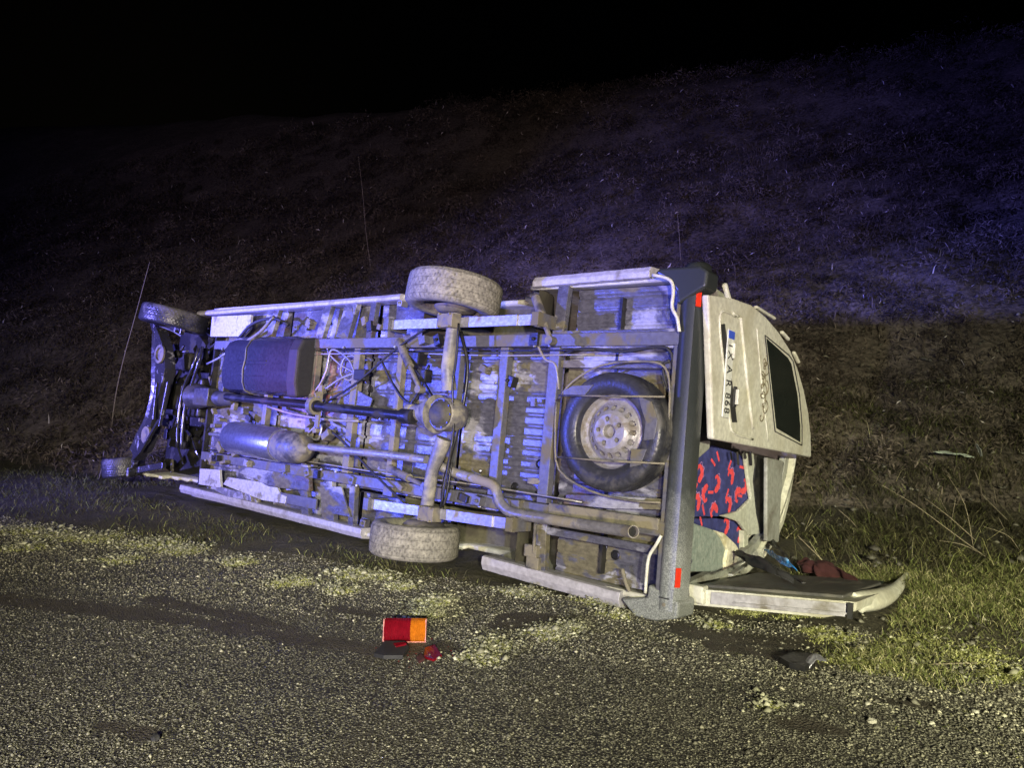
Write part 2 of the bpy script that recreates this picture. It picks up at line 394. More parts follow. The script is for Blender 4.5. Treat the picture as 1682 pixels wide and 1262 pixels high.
TRACKS = [((0, 985), (230, 1010), .11), ((230, 1010), (640, 1072), .09), ((250, 985), (420, 1020), .07), ((420, 1020), (480, 1035), .05), ((620, 1070), (720, 1065), .10), ((840, 1015), (900, 1018), .10), ((900, 1020), (830, 1030), .07),
          ((1130, 1030), (1330, 1045), .17), ((1180, 1060), (1340, 1080), .10), ((560, 1000), (620, 1010), .05), ((170, 1190), (250, 1210), .05), ((1290, 1190), (1370, 1200), .06), ((1450, 1150), (1520, 1158), .05)]
TRK = [(W(*a), W(*b), r) for a, b, r in TRACKS]
def mud_mask(x, y):
    w = 0.05 * vnoise(x, y, 12.0) + 0.03 * vnoise(y, x, 30.0); m_ = 0
    for a, b, r in TRK: m_ = np.maximum(m_, 1 - sstep(r * 0.55, r * 1.25, seg_d(x, y, a, b) + w))
    return m_
def sheet(name, mask, mat):
    idx = np.arange(X.size).reshape(X.shape)
    q = np.stack([idx[:-1, :-1], idx[:-1, 1:], idx[1:, 1:], idx[1:, :-1]], -1)[mask]
    used, inv = np.unique(q, return_inverse=True)
    co = np.stack([X.ravel()[used], Y.ravel()[used], Z.ravel()[used]], -1)
    me = bpy.data.meshes.new(name); me.vertices.add(len(used)); me.vertices.foreach_set('co', co.ravel())
    nf = len(q); me.loops.add(nf * 4); me.loops.foreach_set('vertex_index', inv.ravel().astype(np.int32))
    me.polygons.add(nf); me.polygons.foreach_set('loop_start', np.arange(nf, dtype=np.int32) * 4)
    a_ = me.attributes.new('mud', 'FLOAT', 'POINT'); a_.data.foreach_set('value', mud_mask(co[:, 0], co[:, 1]).astype(np.float32))
    me.update(); me.validate(); me.shade_smooth(); me.materials.append(mat)
    o = bpy.data.objects.new(name, me); COL.objects.link(o); o['kind'] = 'structure'; return o
xc = (X[:-1, :-1] + X[1:, 1:]) / 2; yc = (Y[:-1, :-1] + Y[1:, 1:]) / 2
dd = 0.342 * xc + 0.94 * yc
isroad = edge_n(xc, yc) < 0
ishill = (~isroad) & (dd > 7.6)

def m_road():
    m, nt, b = newmat('worn_chip_seal_road'); co = coord(nt)
    v = tex(nt, 'ShaderNodeTexVoronoi', 95); nt.links.new(co, v.inputs['Vector'])
    v2 = tex(nt, 'ShaderNodeTexVoronoi', 190); nt.links.new(co, v2.inputs['Vector'])
    n = tex(nt, 'ShaderNodeTexNoise', 1.4, Detail=5.0, Roughness=0.6, Distortion=0.6); nt.links.new(co, n.inputs['Vector'])
    sep = nt.nodes.new('ShaderNodeSeparateColor'); nt.links.new(v.outputs['Color'], sep.inputs[0])
    stone = ramp(nt, sep.outputs[0], [(0.0, (0.06, 0.057, 0.042)), (0.5, (0.13, 0.125, 0.09)), (0.8, (0.27, 0.26, 0.18)), (1.0, (0.50, 0.49, 0.36))])
    gap = mix(nt, ramp(nt, v.outputs['Distance'], [(0.35, 0.0), (0.6, 1.0)]).outputs[0], stone.outputs[0], (0.028, 0.026, 0.021))
    mudm = ramp(nt, n.outputs['Fac'], [(0.50, 0.0), (0.66, 0.8)])
    c = mix(nt, mudm.outputs[0], gap, (0.060, 0.053, 0.038))
    at = nt.nodes.new('ShaderNodeAttribute'); at.attribute_name = 'mud'
    mn = tex(nt, 'ShaderNodeTexNoise', 14, Detail=8.0, Roughness=0.7); nt.links.new(co, mn.inputs['Vector'])
    mc = ramp(nt, mn.outputs['Fac'], [(0.35, (0.040, 0.034, 0.024)), (0.7, (0.085, 0.074, 0.052))])
    c = mix(nt, at.outputs['Fac'], c, mc.outputs[0])
    nt.links.new(c, b.inputs['Base Color'])
    rr = ramp(nt, n.outputs['Fac'], [(0.4, 0.55), (0.62, 0.75)]); nt.links.new(rr.outputs[0], b.inputs['Roughness'])
    inv = nt.nodes.new('ShaderNodeMath'); inv.operation = 'SUBTRACT'; inv.inputs[0].default_value = 1.0; nt.links.new(v.outputs['Distance'], inv.inputs[1])
    inv2 = nt.nodes.new('ShaderNodeMath'); inv2.operation = 'SUBTRACT'; inv2.inputs[0].default_value = 1.0; nt.links.new(v2.outputs['Distance'], inv2.inputs[1])
    p = bump(nt, b, inv.outputs[0], 0.9, 0.010); bump(nt, b, inv2.outputs[0], 0.5, 0.004, p)
    return m
def m_soil(name, c0, c1, c2, sc=3.0):
    m, nt, b = newmat(name); co = coord(nt)
    n = tex(nt, 'ShaderNodeTexNoise', sc, Detail=10.0, Roughness=0.65, Distortion=0.5); nt.links.new(co, n.inputs['Vector'])
    n2 = tex(nt, 'ShaderNodeTexNoise', sc * 14, Detail=8.0, Roughness=0.75); nt.links.new(co, n2.inputs['Vector'])
    a = ramp(nt, n.outputs['Fac'], [(0.34, c0), (0.52, c1), (0.70, c2)])
    d = mix(nt, ramp(nt, n2.outputs['Fac'], [(0.40, 0.0), (0.68, 0.8)]).outputs[0], a.outputs[0], tuple(x * 2.0 for x in c2))
    nt.links.new(d, b.inputs['Base Color']); b.inputs['Roughness'].default_value = 0.92
    p = bump(nt, b, n.outputs['Fac'], 0.7, 0.10); bump(nt, b, n2.outputs['Fac'], 0.9, 0.03, p)
    return m
M_road = m_road()
M_verge = m_soil('trampled_muddy_verge', (0.030, 0.026, 0.015), (0.055, 0.048, 0.028), (0.085, 0.078, 0.045), 3.5)
M_hill = m_soil('dark_scrubby_hillside_soil', (0.010, 0.008, 0.006), (0.075, 0.062, 0.046), (0.20, 0.17, 0.13), 0.8)
sheet('road', isroad, M_road); sheet('ground', (~isroad) & (~ishill), M_verge); sheet('hillside', ishill, M_hill)

# ---------------------------------------------------------------- loose stones and vegetation
def fast_mesh(name, co, faces, mats, mi=None, label=None, cat=None, attrs=None):
    me = bpy.data.meshes.new(name); me.vertices.add(len(co)); me.vertices.foreach_set('co', np.asarray(co, dtype=np.float32).ravel())
    k = faces.shape[1]; nf = len(faces); me.loops.add(nf * k); me.loops.foreach_set('vertex_index', faces.astype(np.int32).ravel())
    me.polygons.add(nf); me.polygons.foreach_set('loop_start', np.arange(nf, dtype=np.int32) * k)
    for m in (mats if isinstance(mats, (list, tuple)) else [mats]): me.materials.append(m)
    if mi is not None: me.polygons.foreach_set('material_index', mi.astype(np.int32))
    if attrs is not None:
        a = me.attributes.new('tone', 'FLOAT', 'POINT'); a.data.foreach_set('value', attrs.astype(np.float32))
    me.update(); me.validate()
    o = bpy.data.objects.new(name, me); COL.objects.link(o)
    tag(o, label, cat, kind='stuff'); return o
def m_tone(name, stops, rough=0.7, trans=0.0):
    m, nt, b = newmat(name)
    a = nt.nodes.new('ShaderNodeAttribute'); a.attribute_name = 'tone'
    r = ramp(nt, a.outputs['Fac'], stops); nt.links.new(r.outputs[0], b.inputs['Base Color'])
    b.inputs['Roughness'].default_value = rough
    return m
M_pebble = m_tone('mixed_road_chippings', [(0.0, (0.05, 0.047, 0.036)), (0.5, (0.13, 0.125, 0.092)), (0.85, (0.28, 0.27, 0.19)), (1.0, (0.52, 0.50, 0.36))], 0.65)
M_blade = m_tone('mixed_grass_blades', [(0.0, (0.030, 0.026, 0.013)), (0.35, (0.085, 0.080, 0.032)), (0.6, (0.17, 0.21, 0.05)), (0.8, (0.32, 0.30, 0.13)), (1.0, (0.58, 0.54, 0.32))], 0.75)
M_moss = m_tone('yellow_green_moss_leaves', [(0.0, (0.08, 0.09, 0.02)), (0.5, (0.32, 0.34, 0.10)), (1.0, (0.70, 0.68, 0.36))], 0.7)
M_crumb = m_tone('pale_moss_crumbs', [(0.0, (0.07, 0.07, 0.045)), (0.5, (0.26, 0.26, 0.17)), (1.0, (0.66, 0.66, 0.46))], 0.8)
M_scrub = m_tone('dead_scrub_leaves', [(0.0, (0.020, 0.015, 0.010)), (0.4, (0.070, 0.055, 0.038)), (0.85, (0.20, 0.165, 0.12)), (1.0, (0.60, 0.56, 0.48))], 0.85)

def pebbles(name, px, py, size, tone, label, zoff=0, mat=None):
    n = len(px)
    base = np.array([[1, 0, 0], [0, 1, 0], [-1, 0, 0], [0, -1, 0], [0, 0, 1], [0, 0, -0.6]], float)
    fc = np.array([[0, 1, 4], [1, 2, 4], [2, 3, 4], [3, 0, 4], [1, 0, 5], [2, 1, 5], [3, 2, 5], [0, 3, 5]])
    sc = np.stack([size, size * rng.uniform(0.6, 1, n), size * rng.uniform(0.35, 0.75, n)], -1)
    v = base[None] * sc[:, None] * rng.uniform(0.75, 1.2, (n, 6, 1))
    a = rng.uniform(0, 2 * pi, n); ca, sa = np.cos(a)[:, None], np.sin(a)[:, None]
    x = v[..., 0] * ca - v[..., 1] * sa; y = v[..., 0] * sa + v[..., 1] * ca
    z = v[..., 2] + (ground_z(px, py) + size * 0.18 + zoff)[:, None] + x * rng.uniform(-.4, .4, (n, 1))
    co = np.stack([x + px[:, None], y + py[:, None], z], -1).reshape(-1, 3)
    fs_ = (fc[None] + (np.arange(n) * 6)[:, None, None]).reshape(-1, 3)
    return fast_mesh(name, co, fs_, mat or M_pebble, label=label, cat='gravel', attrs=np.repeat(tone, 6))
n = 190000
u = rng.uniform(0, 1, n); py_ = 2.1 + 6.2 * u ** 1.5; px_ = rng.uniform(-1, 1, n) * (py_ * 0.78 + 0.2)
e = edge_n(px_, py_)
mask = 0.15 + vnoise(px_, py_, 2.2) + rng.normal(0, 0.25, n)
keep = (e < 0.15) & ((mask > -0.30) | (e > -0.35) & (mask > -0.5)) & (rng.uniform(0, 1, n) < np.where(e < -1.4, 0.6, 0.95)) & (rng.uniform(0, 1, n) > 0.97 * mud_mask(px_, py_))
px_, py_, e = px_[keep], py_[keep], e[keep]
sz = rng.gamma(3, 0.0012, len(px_)) + 0.0014 + 0.0022 * (e > -0.9)
tn = np.clip(rng.beta(1.6, 2.2, len(px_)) + 0.14 * (e > -0.9), 0, 1)
pebbles('gravel', px_, py_, sz, tn, 'loose pale chippings scattered over the dark road surface')
n = 2200   # bigger stones and clods on the right-hand verge and along the road edge
px_ = rng.uniform(1.3, 4.6, n); py_ = rng.uniform(2.2, 4.4, n)
k_ = (px_ - 1.3) * 0.9 + (py_ - 2.2) * 0.3 > rng.uniform(0, 1.4, n)
px_, py_ = px_[k_], py_[k_]
pebbles('stony_verge', px_, py_, rng.gamma(2.2, 0.0034, len(px_)) + 0.003, np.clip(rng.beta(2, 2.2, len(px_)), 0, 1), 'coarse stones and clods on the verge at the lower right')

def blades(name, px, py, h, w, tone, lean, label, cat='grass', mat=None, zoff=0):
    n = len(px); a = rng.uniform(0, 2 * pi, n); b_ = rng.uniform(0, 2 * pi, n)
    z0 = ground_z(px, py) - 0.01 + zoff
    dx, dy = np.cos(a) * w / 2, np.sin(a) * w / 2; lx, ly = np.cos(b_) * lean * h, np.sin(b_) * lean * h
    v = np.zeros((n, 5, 3))
    v[:, 0] = np.stack([px - dx, py - dy, z0], -1); v[:, 1] = np.stack([px + dx, py + dy, z0], -1)
    v[:, 2] = np.stack([px - dx * .7 + lx * .35, py - dy * .7 + ly * .35, z0 + h * .6], -1); v[:, 3] = np.stack([px + dx * .7 + lx * .35, py + dy * .7 + ly * .35, z0 + h * .6], -1)
    v[:, 4] = np.stack([px + lx, py + ly, z0 + h * (1 - 0.25 * lean)], -1)
    f = np.array([[0, 1, 3], [0, 3, 2], [2, 3, 4]])
    fs_ = (f[None] + (np.arange(n) * 5)[:, None, None]).reshape(-1, 3)
    return fast_mesh(name, v.reshape(-1, 3), fs_, mat or M_blade, label=label, cat=cat, attrs=np.repeat(tone, 5))
# grass bank on the right
def scatter(n, x0, x1, y0, y1): return rng.uniform(x0, x1, n), rng.uniform(y0, y1, n)
def in_van(x, y, m=0.05):
    lx = (x - VT.x) * 0.775 + (y - VT.y) * -0.632; ln = (x - VT.x) * 0.632 + (y - VT.y) * 0.775
    return ((lx < 0.05) & (lx > -6.9) & (ln > -0.05 - m) & (ln < 2.2)) | ((lx > -0.1) & (lx < 0.93) & (ln > 0.15) & (ln < 1.25))
x, y = scatter(150000, 1.0, 7.5, 3.0, 9.5)
e = edge_n(x, y); tuft = vnoise(x, y, 5.0) + 0.6 * vnoise(y, x, 14.0)
k_ = (e > 0.25 + rng.normal(0, 0.15, len(x))) & (~in_van(x, y)) & (tuft + rng.normal(0, .3, len(x)) > -0.05 + 0.35 * sstep(4.6, 6.5, y)) & (np.abs(x) < 0.75 * y + 0.5)
x, y, tuft = x[k_], y[k_], tuft[k_]
far = sstep(4.3, 6.0, y)
h = (0.035 + 0.05 * rng.beta(2, 3, len(x))) * (1 + 1.6 * far) * (0.7 + 0.5 * np.clip(tuft, 0, 1))
g = vnoise(x * 1.0, y, 1.5)
tone = np.clip(0.44 - 0.30 * far + 0.18 * g + rng.normal(0, 0.20, len(x)) + 0.22 * (rng.uniform(0, 1, len(x)) < 0.16), 0, 1)
blades('verge_grass', x, y, h, 0.0045 + 0.003 * far, tone, rng.uniform(0.7, 1.9, len(x)), 'short green and straw grass on the bank right of the van')
x, y = scatter(75000, 1.2, 4.2, 2.9, 5.2)
g = vnoise(x, y, 4.0) + 0.5 * vnoise(y, x, 11.0); mid_ = (y - 4.15) + 0.10 * (x - 2)
k_ = (~in_van(x, y)) & (edge_n(x, y) > -0.55) & (g + rng.normal(0, .3, len(x)) > -0.1 + 0.9 * np.clip(-mid_ - 0.35, 0, 1)) & (np.abs(x) < 0.75 * y + .3) & (mud_mask(x, y) < 0.3)
x, y, g = x[k_], y[k_], g[k_]
blades('bank_edge_grass', x, y, rng.uniform(0.02, 0.075, len(x)), 0.0045, np.clip(0.50 + 0.25 * g + rng.normal(0, 0.17, len(x)) + 0.3 * (rng.uniform(0, 1, len(x)) < 0.15), 0, 1), rng.uniform(0.6, 1.6, len(x)), 'bright green grass and straw along the verge below the open door')
x, y = scatter(9000, 0.9, 4.4, 2.3, 5.0)
k_ = (~in_van(x, y)) & ((x - 0.9) * 0.5 + (y - 2.3) * 0.25 > rng.uniform(0.1, 1.2, len(x))) & (np.abs(x) < 0.72 * y + .2) & (mud_mask(x, y) < .3)
x, y = x[k_], y[k_]
blades('verge_straw', x, y, rng.uniform(0.008, 0.028, len(x)), 0.006, rng.uniform(0.3, 1.0, len(x)), rng.uniform(1.2, 3.2, len(x)), 'flattened straw scraps and stems strewn over the stony verge')
x, y = scatter(9000, 1.9, 8.0, 4.6, 9.5)
g = vnoise(x, y, 2.4); k_ = (~in_van(x, y, .1)) & (g + rng.normal(0, .3, len(x)) > 0.0) & (np.abs(x) < 0.72 * y + .4) & (edge_n(x, y) > .6); x, y = x[k_], y[k_]
blades('tangled_weeds', x, y, rng.gamma(3, 0.045, len(x)) + .04, 0.005, np.clip(rng.normal(0.22, 0.14, len(x)) + 0.55 * (rng.uniform(0, 1, len(x)) < 0.10), 0, 1), rng.uniform(0.5, 1.8, len(x)), 'tall tangled dry weeds on the dark bank right of the van', 'weeds')
x, y = scatter(1500, 2.0, 9.5, 5.0, 12.0)
k_ = (~in_van(x, y, .3)) & (np.abs(x) < 0.72 * y + .5); x, y = x[k_], y[k_]
pebbles('leaf_litter', x, y, rng.gamma(2, 0.009, len(x)) + .005, rng.beta(1.3, 2.4, len(x)), 'pale leaf scraps and crumbs caught in the weeds on the right-hand bank', zoff=.03)
# hill grass and weeds
x, y = scatter(90000, -14, 20, 6.5, 24)
d = 0.342 * x + 0.94 * y; tuft = vnoise(x, y, 2.6) + 0.6 * vnoise(y, x, 7.0)
k_ = (d > 7.3) & (~in_van(x, y, 0.1)) & (tuft + rng.normal(0, .25, len(x)) > 0.05) & (rng.uniform(0, 1, len(x)) < np.clip(9 / y, 0, 1)) & (np.abs(x) < 0.72 * y + 1)
x, y = x[k_], y[k_]
blades('hill_grass', x, y, rng.gamma(3, 0.03, len(x)) + 0.03, 0.007 + 0.001 * y, np.clip(rng.normal(0.42, 0.16, len(x)) + 0.45 * (rng.uniform(0, 1, len(x)) < 0.03), 0, 1),
       rng.uniform(0.3, 1.2, len(x)), 'dim weeds and dead grass covering the lower hillside', mat=M_scrub)
# scrub clumps all over the slope
nc = 3000
cy = 7.5 + 30 * rng.uniform(0, 1, nc) ** 1.3; cx = rng.uniform(-1, 1, nc) * (cy * 0.75 + 2)
k_ = ((0.342 * cx + 0.94 * cy) > 7.8) & (~in_van(cx, cy, 0.3)); cx, cy = cx[k_], cy[k_]; nc = len(cx)
cr = rng.gamma(3, 0.075, nc) + 0.10; cr *= (0.7 + cy / 28)
per = 110; N = nc * per
dirs = rng.normal(0, 1, (N, 3)); dirs /= np.linalg.norm(dirs, axis=1)[:, None]; dirs[:, 2] = np.abs(dirs[:, 2]) * 0.75
rr = np.repeat(cr, per) * rng.uniform(0.35, 1, N) ** 0.6
c0 = np.stack([np.repeat(cx, per), np.repeat(cy, per)], -1); c0 = c0 + dirs[:, :2] * rr[:, None]
cz = ground_z(c0[:, 0], c0[:, 1]) + dirs[:, 2] * rr
c3 = np.stack([c0[:, 0], c0[:, 1], cz], -1)
s_ = rng.uniform(0.012, 0.030, N)[:, None] * (0.7 + np.repeat(cy, per)[:, None] / 16)
t1 = rng.normal(0, 1, (N, 3)); t2 = rng.normal(0, 1, (N, 3))
t1 /= np.linalg.norm(t1, axis=1)[:, None]; t2 /= np.linalg.norm(t2, axis=1)[:, None]
v = np.stack([c3 - t1 * s_ * 1.4, c3 + t2 * s_ * .6, c3 + t1 * s_ * 1.4], 1).reshape(-1, 3)
tn = np.clip(np.repeat(rng.beta(1.2, 2.2, nc), per) * 0.9 + rng.normal(0, 0.1, N), 0, 0.85); tn[rng.uniform(0, 1, N) < 0.004] = 1.0
fast_mesh('hill_scrub', v, np.arange(N * 3).reshape(-1, 3), M_scrub, label='low dead scrub bushes scattered over the dark hillside', cat='scrub', attrs=np.repeat(tn, 3))
# yellow-green moss and weed clumps on the road edge
spots = [(30, 872, .22), (90, 880, .2), (155, 885, .26), (255, 893, .3), (300, 905, .2), (480, 958, .16), (585, 945, .18), (620, 950, .12), (700, 1012, .10), (715, 990, .1),
         (790, 1082, .10), (812, 1062, .08), (905, 1042, .12), (930, 1035, .08), (860, 975, .12), (980, 990, .14), (1372, 1050, .14), (1392, 1085, .12), (1345, 1040, .1),
         (1230, 1008, .12), (1170, 1028, .12), (560, 972, .1), (1440, 1095, .12), (1500, 1060, .2), (1600, 1080, .2), (1310, 1012, .14), (40, 900, .2), (200, 920, .16), (390, 925, .14),(1260,1160,.05),(1010,1010,.1),(660,965,.1),(1650,1110,.15)]
mx, my, mh = [], [], []
for (a, b, r) in spots:
    c = Wg(a, b); k = int(9000 * r * (1.8 if 690 < a < 960 else 1))
    q = rng.normal(0, 0.45, (k, 2)) * r * 1.0
    q *= (1 + 0.5 * np.sin(np.arctan2(q[:, 1], q[:, 0]) * 3 + a))[:, None]
    mx.append(c.x + q[:, 0] * 1.25); my.append(c.y + q[:, 1] * 0.9); mh.append(0.022 * np.exp(-(q ** 2).sum(1) / (r * r)) + 0.006)
mx, my, mh = map(np.concatenate, (mx, my, mh))
blades('roadside_moss', mx, my, mh * rng.uniform(0.6, 1.5, len(mx)), 0.009, np.clip(rng.beta(2, 2, len(mx)), 0, 1), rng.uniform(0.5, 1.5, len(mx)), 'yellow green moss and weed clumps along the ragged road edge', 'moss', M_moss)
cx_, cy_ = mx[::4] + rng.normal(0, .045, len(mx[::4])), my[::4] + rng.normal(0, .045, len(mx[::4]))
kq = (cx_ < 1.15) | (rng.uniform(0, 1, len(cx_)) < .12); mq = mh[::4][kq]; cx_, cy_ = cx_[kq], cy_[kq]
pebbles('moss_crumbs', cx_, cy_, rng.gamma(2, 0.0036, len(cx_)) + 0.0015, np.clip(rng.beta(2.2, 2.4, len(cx_)), 0, 1), 'pale crumbs of moss and grit heaped along the road edge', mq * rng.uniform(0, 1.2, len(cx_)), M_crumb)
# dark short vegetation on the muddy strip between road and van, left
x, y = scatter(60000, -7.5, 1.0, 4.5, 10)
e = edge_n(x, y); tuft = vnoise(x, y, 3.3) + 0.5 * vnoise(y, x, 11)
k_ = (e > 0.1) & (~in_van(x, y, 0.15)) & (tuft > -0.05 + rng.normal(0, .3, len(x))) & ((0.342 * x + 0.94 * y) < 8.4) & (np.abs(x) < 0.75 * y + .5)
x, y = x[k_], y[k_]
blades('trampled_weeds', x, y, rng.uniform(0.015, 0.10, len(x)), 0.006, np.clip(rng.normal(0.32, 0.2, len(x)), 0, 1), rng.uniform(0.8, 1.6, len(x)), 'flattened dark weeds on the mud between the road and the van')

# individual dry stalks
def stalk(name, pts, r, label, branches=()):
    mb = MB(); mb.tube(pts, [r, r * 0.8, r * 0.35], 6, smooth=4)
    for (i, q, rr_) in branches: mb.tube([pts[i], q], [rr_, rr_ * 0.4], 5)
    o = build(name, mb, M_stalk, smooth=True); b0 = Vector(pts[0])
    for v_ in o.data.vertices: v_.co -= b0
    o.location = b0
    return tag(o, label, 'dry stalk', 'dry plant stalks on the slope')
def at_depth(px, py, y): r = ray(px, py); return Vector((0, 0, CAMH)) + r * (y / r.y)
def stalk_px(px, r, label, branches=()):
    b = Wh(*px[0]); pts = [b] + [at_depth(a, c, b.y) for a, c in px[1:]]
    stalk('dry_stalk', pts, r, label, [(i, at_depth(q[0], q[1], b.y - 0.15), rr_) for i, q, rr_ in branches])
stalk_px([(183, 705), (190, 650), (203, 590), (222, 520), (246, 430)], 0.009, 'pale thin bare stalk bending up left of the upper front wheel')
stalk_px([(609, 440), (601, 380), (596, 320), (588, 252)], 0.008, 'tall straight pale stalk standing above the middle of the van')
stalk_px([(1118, 430), (1116, 390), (1112, 345)], 0.007, 'short dark stalk behind the rear bumper top')
stalk_px([(1632, 925), (1560, 872), (1500, 828), (1448, 797)], 0.003, 'long pale stalk leaning left across the grass bank', [(1, (1570, 818), 0.002)])
stalk_px([(1600, 905), (1585, 830), (1556, 780)], 0.003, 'upright stalk below the white scrap of litter', [(1, (1560, 828), 0.002)])
stalk_px([(1615, 912), (1580, 895), (1540, 888)], 0.004, 'low stalk lying almost flat below the leaning one')
stalk_px([(1675, 905), (1655, 880), (1615, 865)], 0.003, 'short pale stalk at the right edge of the bank', [(1, (1640, 850), 0.002)])
stalk_px([(1660, 860), (1640, 840), (1612, 812)], 0.003, 'thin stalk rising left near the right edge, above the others', [(1, (1632, 800), 0.002)])
stalk_px([(1608, 893), (1560, 850), (1518, 818)], 0.004, 'stalk crossing just above the long leaning one', [(1, (1540, 812), 0.002)])
stalk_px([(1355, 925), (1330, 900), (1310, 880)], 0.004, 'short stalk beside the open tailgate roof edge')
stalk_px([(1415, 880), (1402, 860), (1378, 838)], 0.0045, 'stout pale twig poking from the bank behind the door')
stalk_px([(1630, 1092), (1590, 1090), (1530, 1092)], 0.006, 'pale straw lying flat on the verge below the green grass')

# ---------------------------------------------------------------- the van
van = empty('overturned_van', VT, VE)
tag(van, 'white minibus overturned on its side, muddy underside to the road, one rear door open', 'van')

# ---- body shell
half = [(0.00, 1.955), (0.25, 1.965), (0.70, 1.93), (1.15, 1.85), (1.50, 1.74), (1.78, 1.56), (1.95, 1.36), (2.08, 1.15), (2.14, 0.975)]
sec = half + [(y_, 1.95 - z_) for y_, z_ in half[::-1][1:]]
def section(xl):
    s = 1.0; zs = 1.0
    if xl < -5.5: s = np.interp(-xl, [5.5, 6.3, 6.9], [1.0, 0.62, 0.30]); zs = np.interp(-xl, [5.5, 6.9], [1.0, 0.86])
    return [Vector((xl, y_ * s, 0.975 + (z_ - 0.975) * zs)) for y_, z_ in dense]
dense = []
for i in range(len(sec) - 1):
    for k in range(6):
        t = k / 6; dense.append((sec[i][0] * (1 - t) + sec[i + 1][0] * t, sec[i][1] * (1 - t) + sec[i + 1][1] * t))
dense.append(sec[-1])
mb = MB(); XS = list(np.arange(-0.12, -6.91, -0.1)); ns = len(dense)
for xl in XS: mb.v += [tuple(p) for p in section(xl)]
for i in range(len(XS) - 1):
    for k in range(ns - 1):
        a = Vector(mb.v[i * ns + k]); c = (a + Vector(mb.v[(i + 1) * ns + k + 1])) / 2
        if min(hypot(c.x + 1.80, c.y + 0.12), hypot(c.x + 6.0, c.y + 0.12)) < 0.52 and (c.z > 1.8 or c.z < 0.15): continue
        mb.f.append((i * ns + k, i * ns + k + 1, (i + 1) * ns + k + 1, (i + 1) * ns + k)); mb.mi.append(0)
o = build('body_shell', mb, M_white, van, smooth=True)
so = o.modifiers.new('thick', 'SOLIDIFY'); so.thickness = 0.03; so.offset = -1

# ---- floor panels: pressed sheet with ribs
def ribs(x, z):
    h = 0.0
    if -1.88 < x < -1.03 and 0.5 < z < 1.55:
        t = (z / 0.075) % 1.0; h += 0.020 * (abs(t - 0.5) > 0.40)
    elif -4.9 < x < -2.0 and 0.5 < z < 1.55:
        t = (z / 0.13) % 1.0; h += 0.018 * (abs(t - 0.5) > 0.43) + 0.012 * (x > -3.6) * (abs((x / .4) % 1.0 - .5) > .44)
    elif x > -1.0:
        t = (z / 0.095 + 0.3) % 1.0; h += 0.014 * (abs(t - 0.5) > 0.43)
    else:
        t = (x / 0.34) % 1.0; h += -0.012 * max(0, min(1, (abs(t - 0.5) - 0.2) * 7))
    if z > 1.62 or z < 0.33: h += 0.045
    return h
def floor_panel(x0, x1, z0, z1, dy=0.0, nx=0.016):
    mb = MB(); a = np.arange(x0, x1 + 1e-6, nx * 2); c = np.arange(z0, z1 + 1e-6, 0.011)
    for xx in a:
        for zz in c: mb.v.append((xx, 0.065 + dy + ribs(xx, zz), zz))
    m = len(c)
    for i in range(len(a) - 1):
        for k in range(m - 1): mb.f.append((i * m + k, i * m + k + 1, (i + 1) * m + k + 1, (i + 1) * m + k)); mb.mi.append(0)
    return build('floor_panel', mb, M_under, van, smooth=True)
floor_panel(-0.98, -0.02, 0.03, 1.93)
floor_panel(-1.90, -1.00, 0.36, 1.60)
floor_panel(-2.98, -1.92, 0.36, 1.60)
floor_panel(-4.25, -3.00, 0.04, 1.92)
floor_panel(-5.40, -4.27, 0.04, 1.92, 0.006)
floor_panel(-2.98, -2.40, 0.04, 0.345, 0.01); floor_panel(-2.98, -2.40, 1.615, 1.92, 0.01)
# wheel housings
for z0, z1 in ((0.02, 0.36), (1.60, 1.93)):
    mb = MB(); n_ = 18; zi = z1 if z0 < 1 else z0
    pr = [(-1.80 + 0.56 * cos(pi * k / n_), 0.0 + 0.56 * sin(pi * k / n_)) for k in range(n_ + 1)]
    for a_, b_ in pr: mb.v += [(a_, b_, z0), (a_, b_, z1)]
    for k in range(n_): mb.f.append((2 * k, 2 * k + 1, 2 * k + 3, 2 * k + 2)); mb.mi.append(0)
    mb.add([(a_, b_, zi) for a_, b_ in pr], [tuple(range(n_ + 1))])
    build('wheel_housing', mb, m_plain('dark_mud_sprayed_housing', (0.10, 0.095, 0.06), 0.9, 0, (0.045, 0.04, 0.028), 4, (0.4, 0.6), 0.5, 30) if z0 < 1 else bpy.data.materials['dark_mud_sprayed_housing'], van, smooth='auto', bevel=0)
# engine bay: a dark box behind the front axle
mb = MB(); mb.span((-6.75, 0.30, 0.15), (-5.42, 0.32, 1.80)); build('engine_bay_wall', mb, M_dark, van)
mb = MB(); mb.span((-5.43, 0.0, 0.10), (-5.40, 0.5, 1.85)); build('bulkhead', mb, M_dark, van)

# ---- frame rails and cross members
def part_bar(name, p0, p1, w, t, mat, bev=0.006, up=(0, 1, 0), label=None):
    mb = MB(); mb.bar(p0, p1, w, t, up); return build(name, mb, mat, van, bevel=bev, label=label)
for z in (1.555, 0.43):
    part_bar('chassis_rail', (-5.3, -0.035, z), (-0.06, -0.035, z), 0.085, 0.075, M_frame)
for xx, w_ in ((-1.90, .07), (-1.455, .075), (-1.02, .085), (-2.52, .06), (-3.05, .08), (-3.62, .06), (-4.30, .06)):
    o = part_bar('cross_member', (xx, -0.03, 0.475), (xx, -0.03, 1.51), w_, 0.06, M_frame if xx > -2 else M_dirtym)
for xx, w_ in ((-1.02, .09), (-3.30, .16), (-3.62, .10), (-2.95, .07), (-4.4, .08)):
    part_bar('outrigger', (xx, -0.02, 1.60), (xx + (0.06 if xx < -3 else 0), 0.005, 1.93), w_, 0.05, M_under)
    part_bar('outrigger', (xx, -0.02, 0.38), (xx + (0.06 if xx < -3 else 0), 0.005, 0.03), w_, 0.05, M_under)
part_bar('rear_cross_member', (-0.10, -0.03, 0.05), (-0.10, -0.03, 1.90), 0.10, 0.07, M_frame)
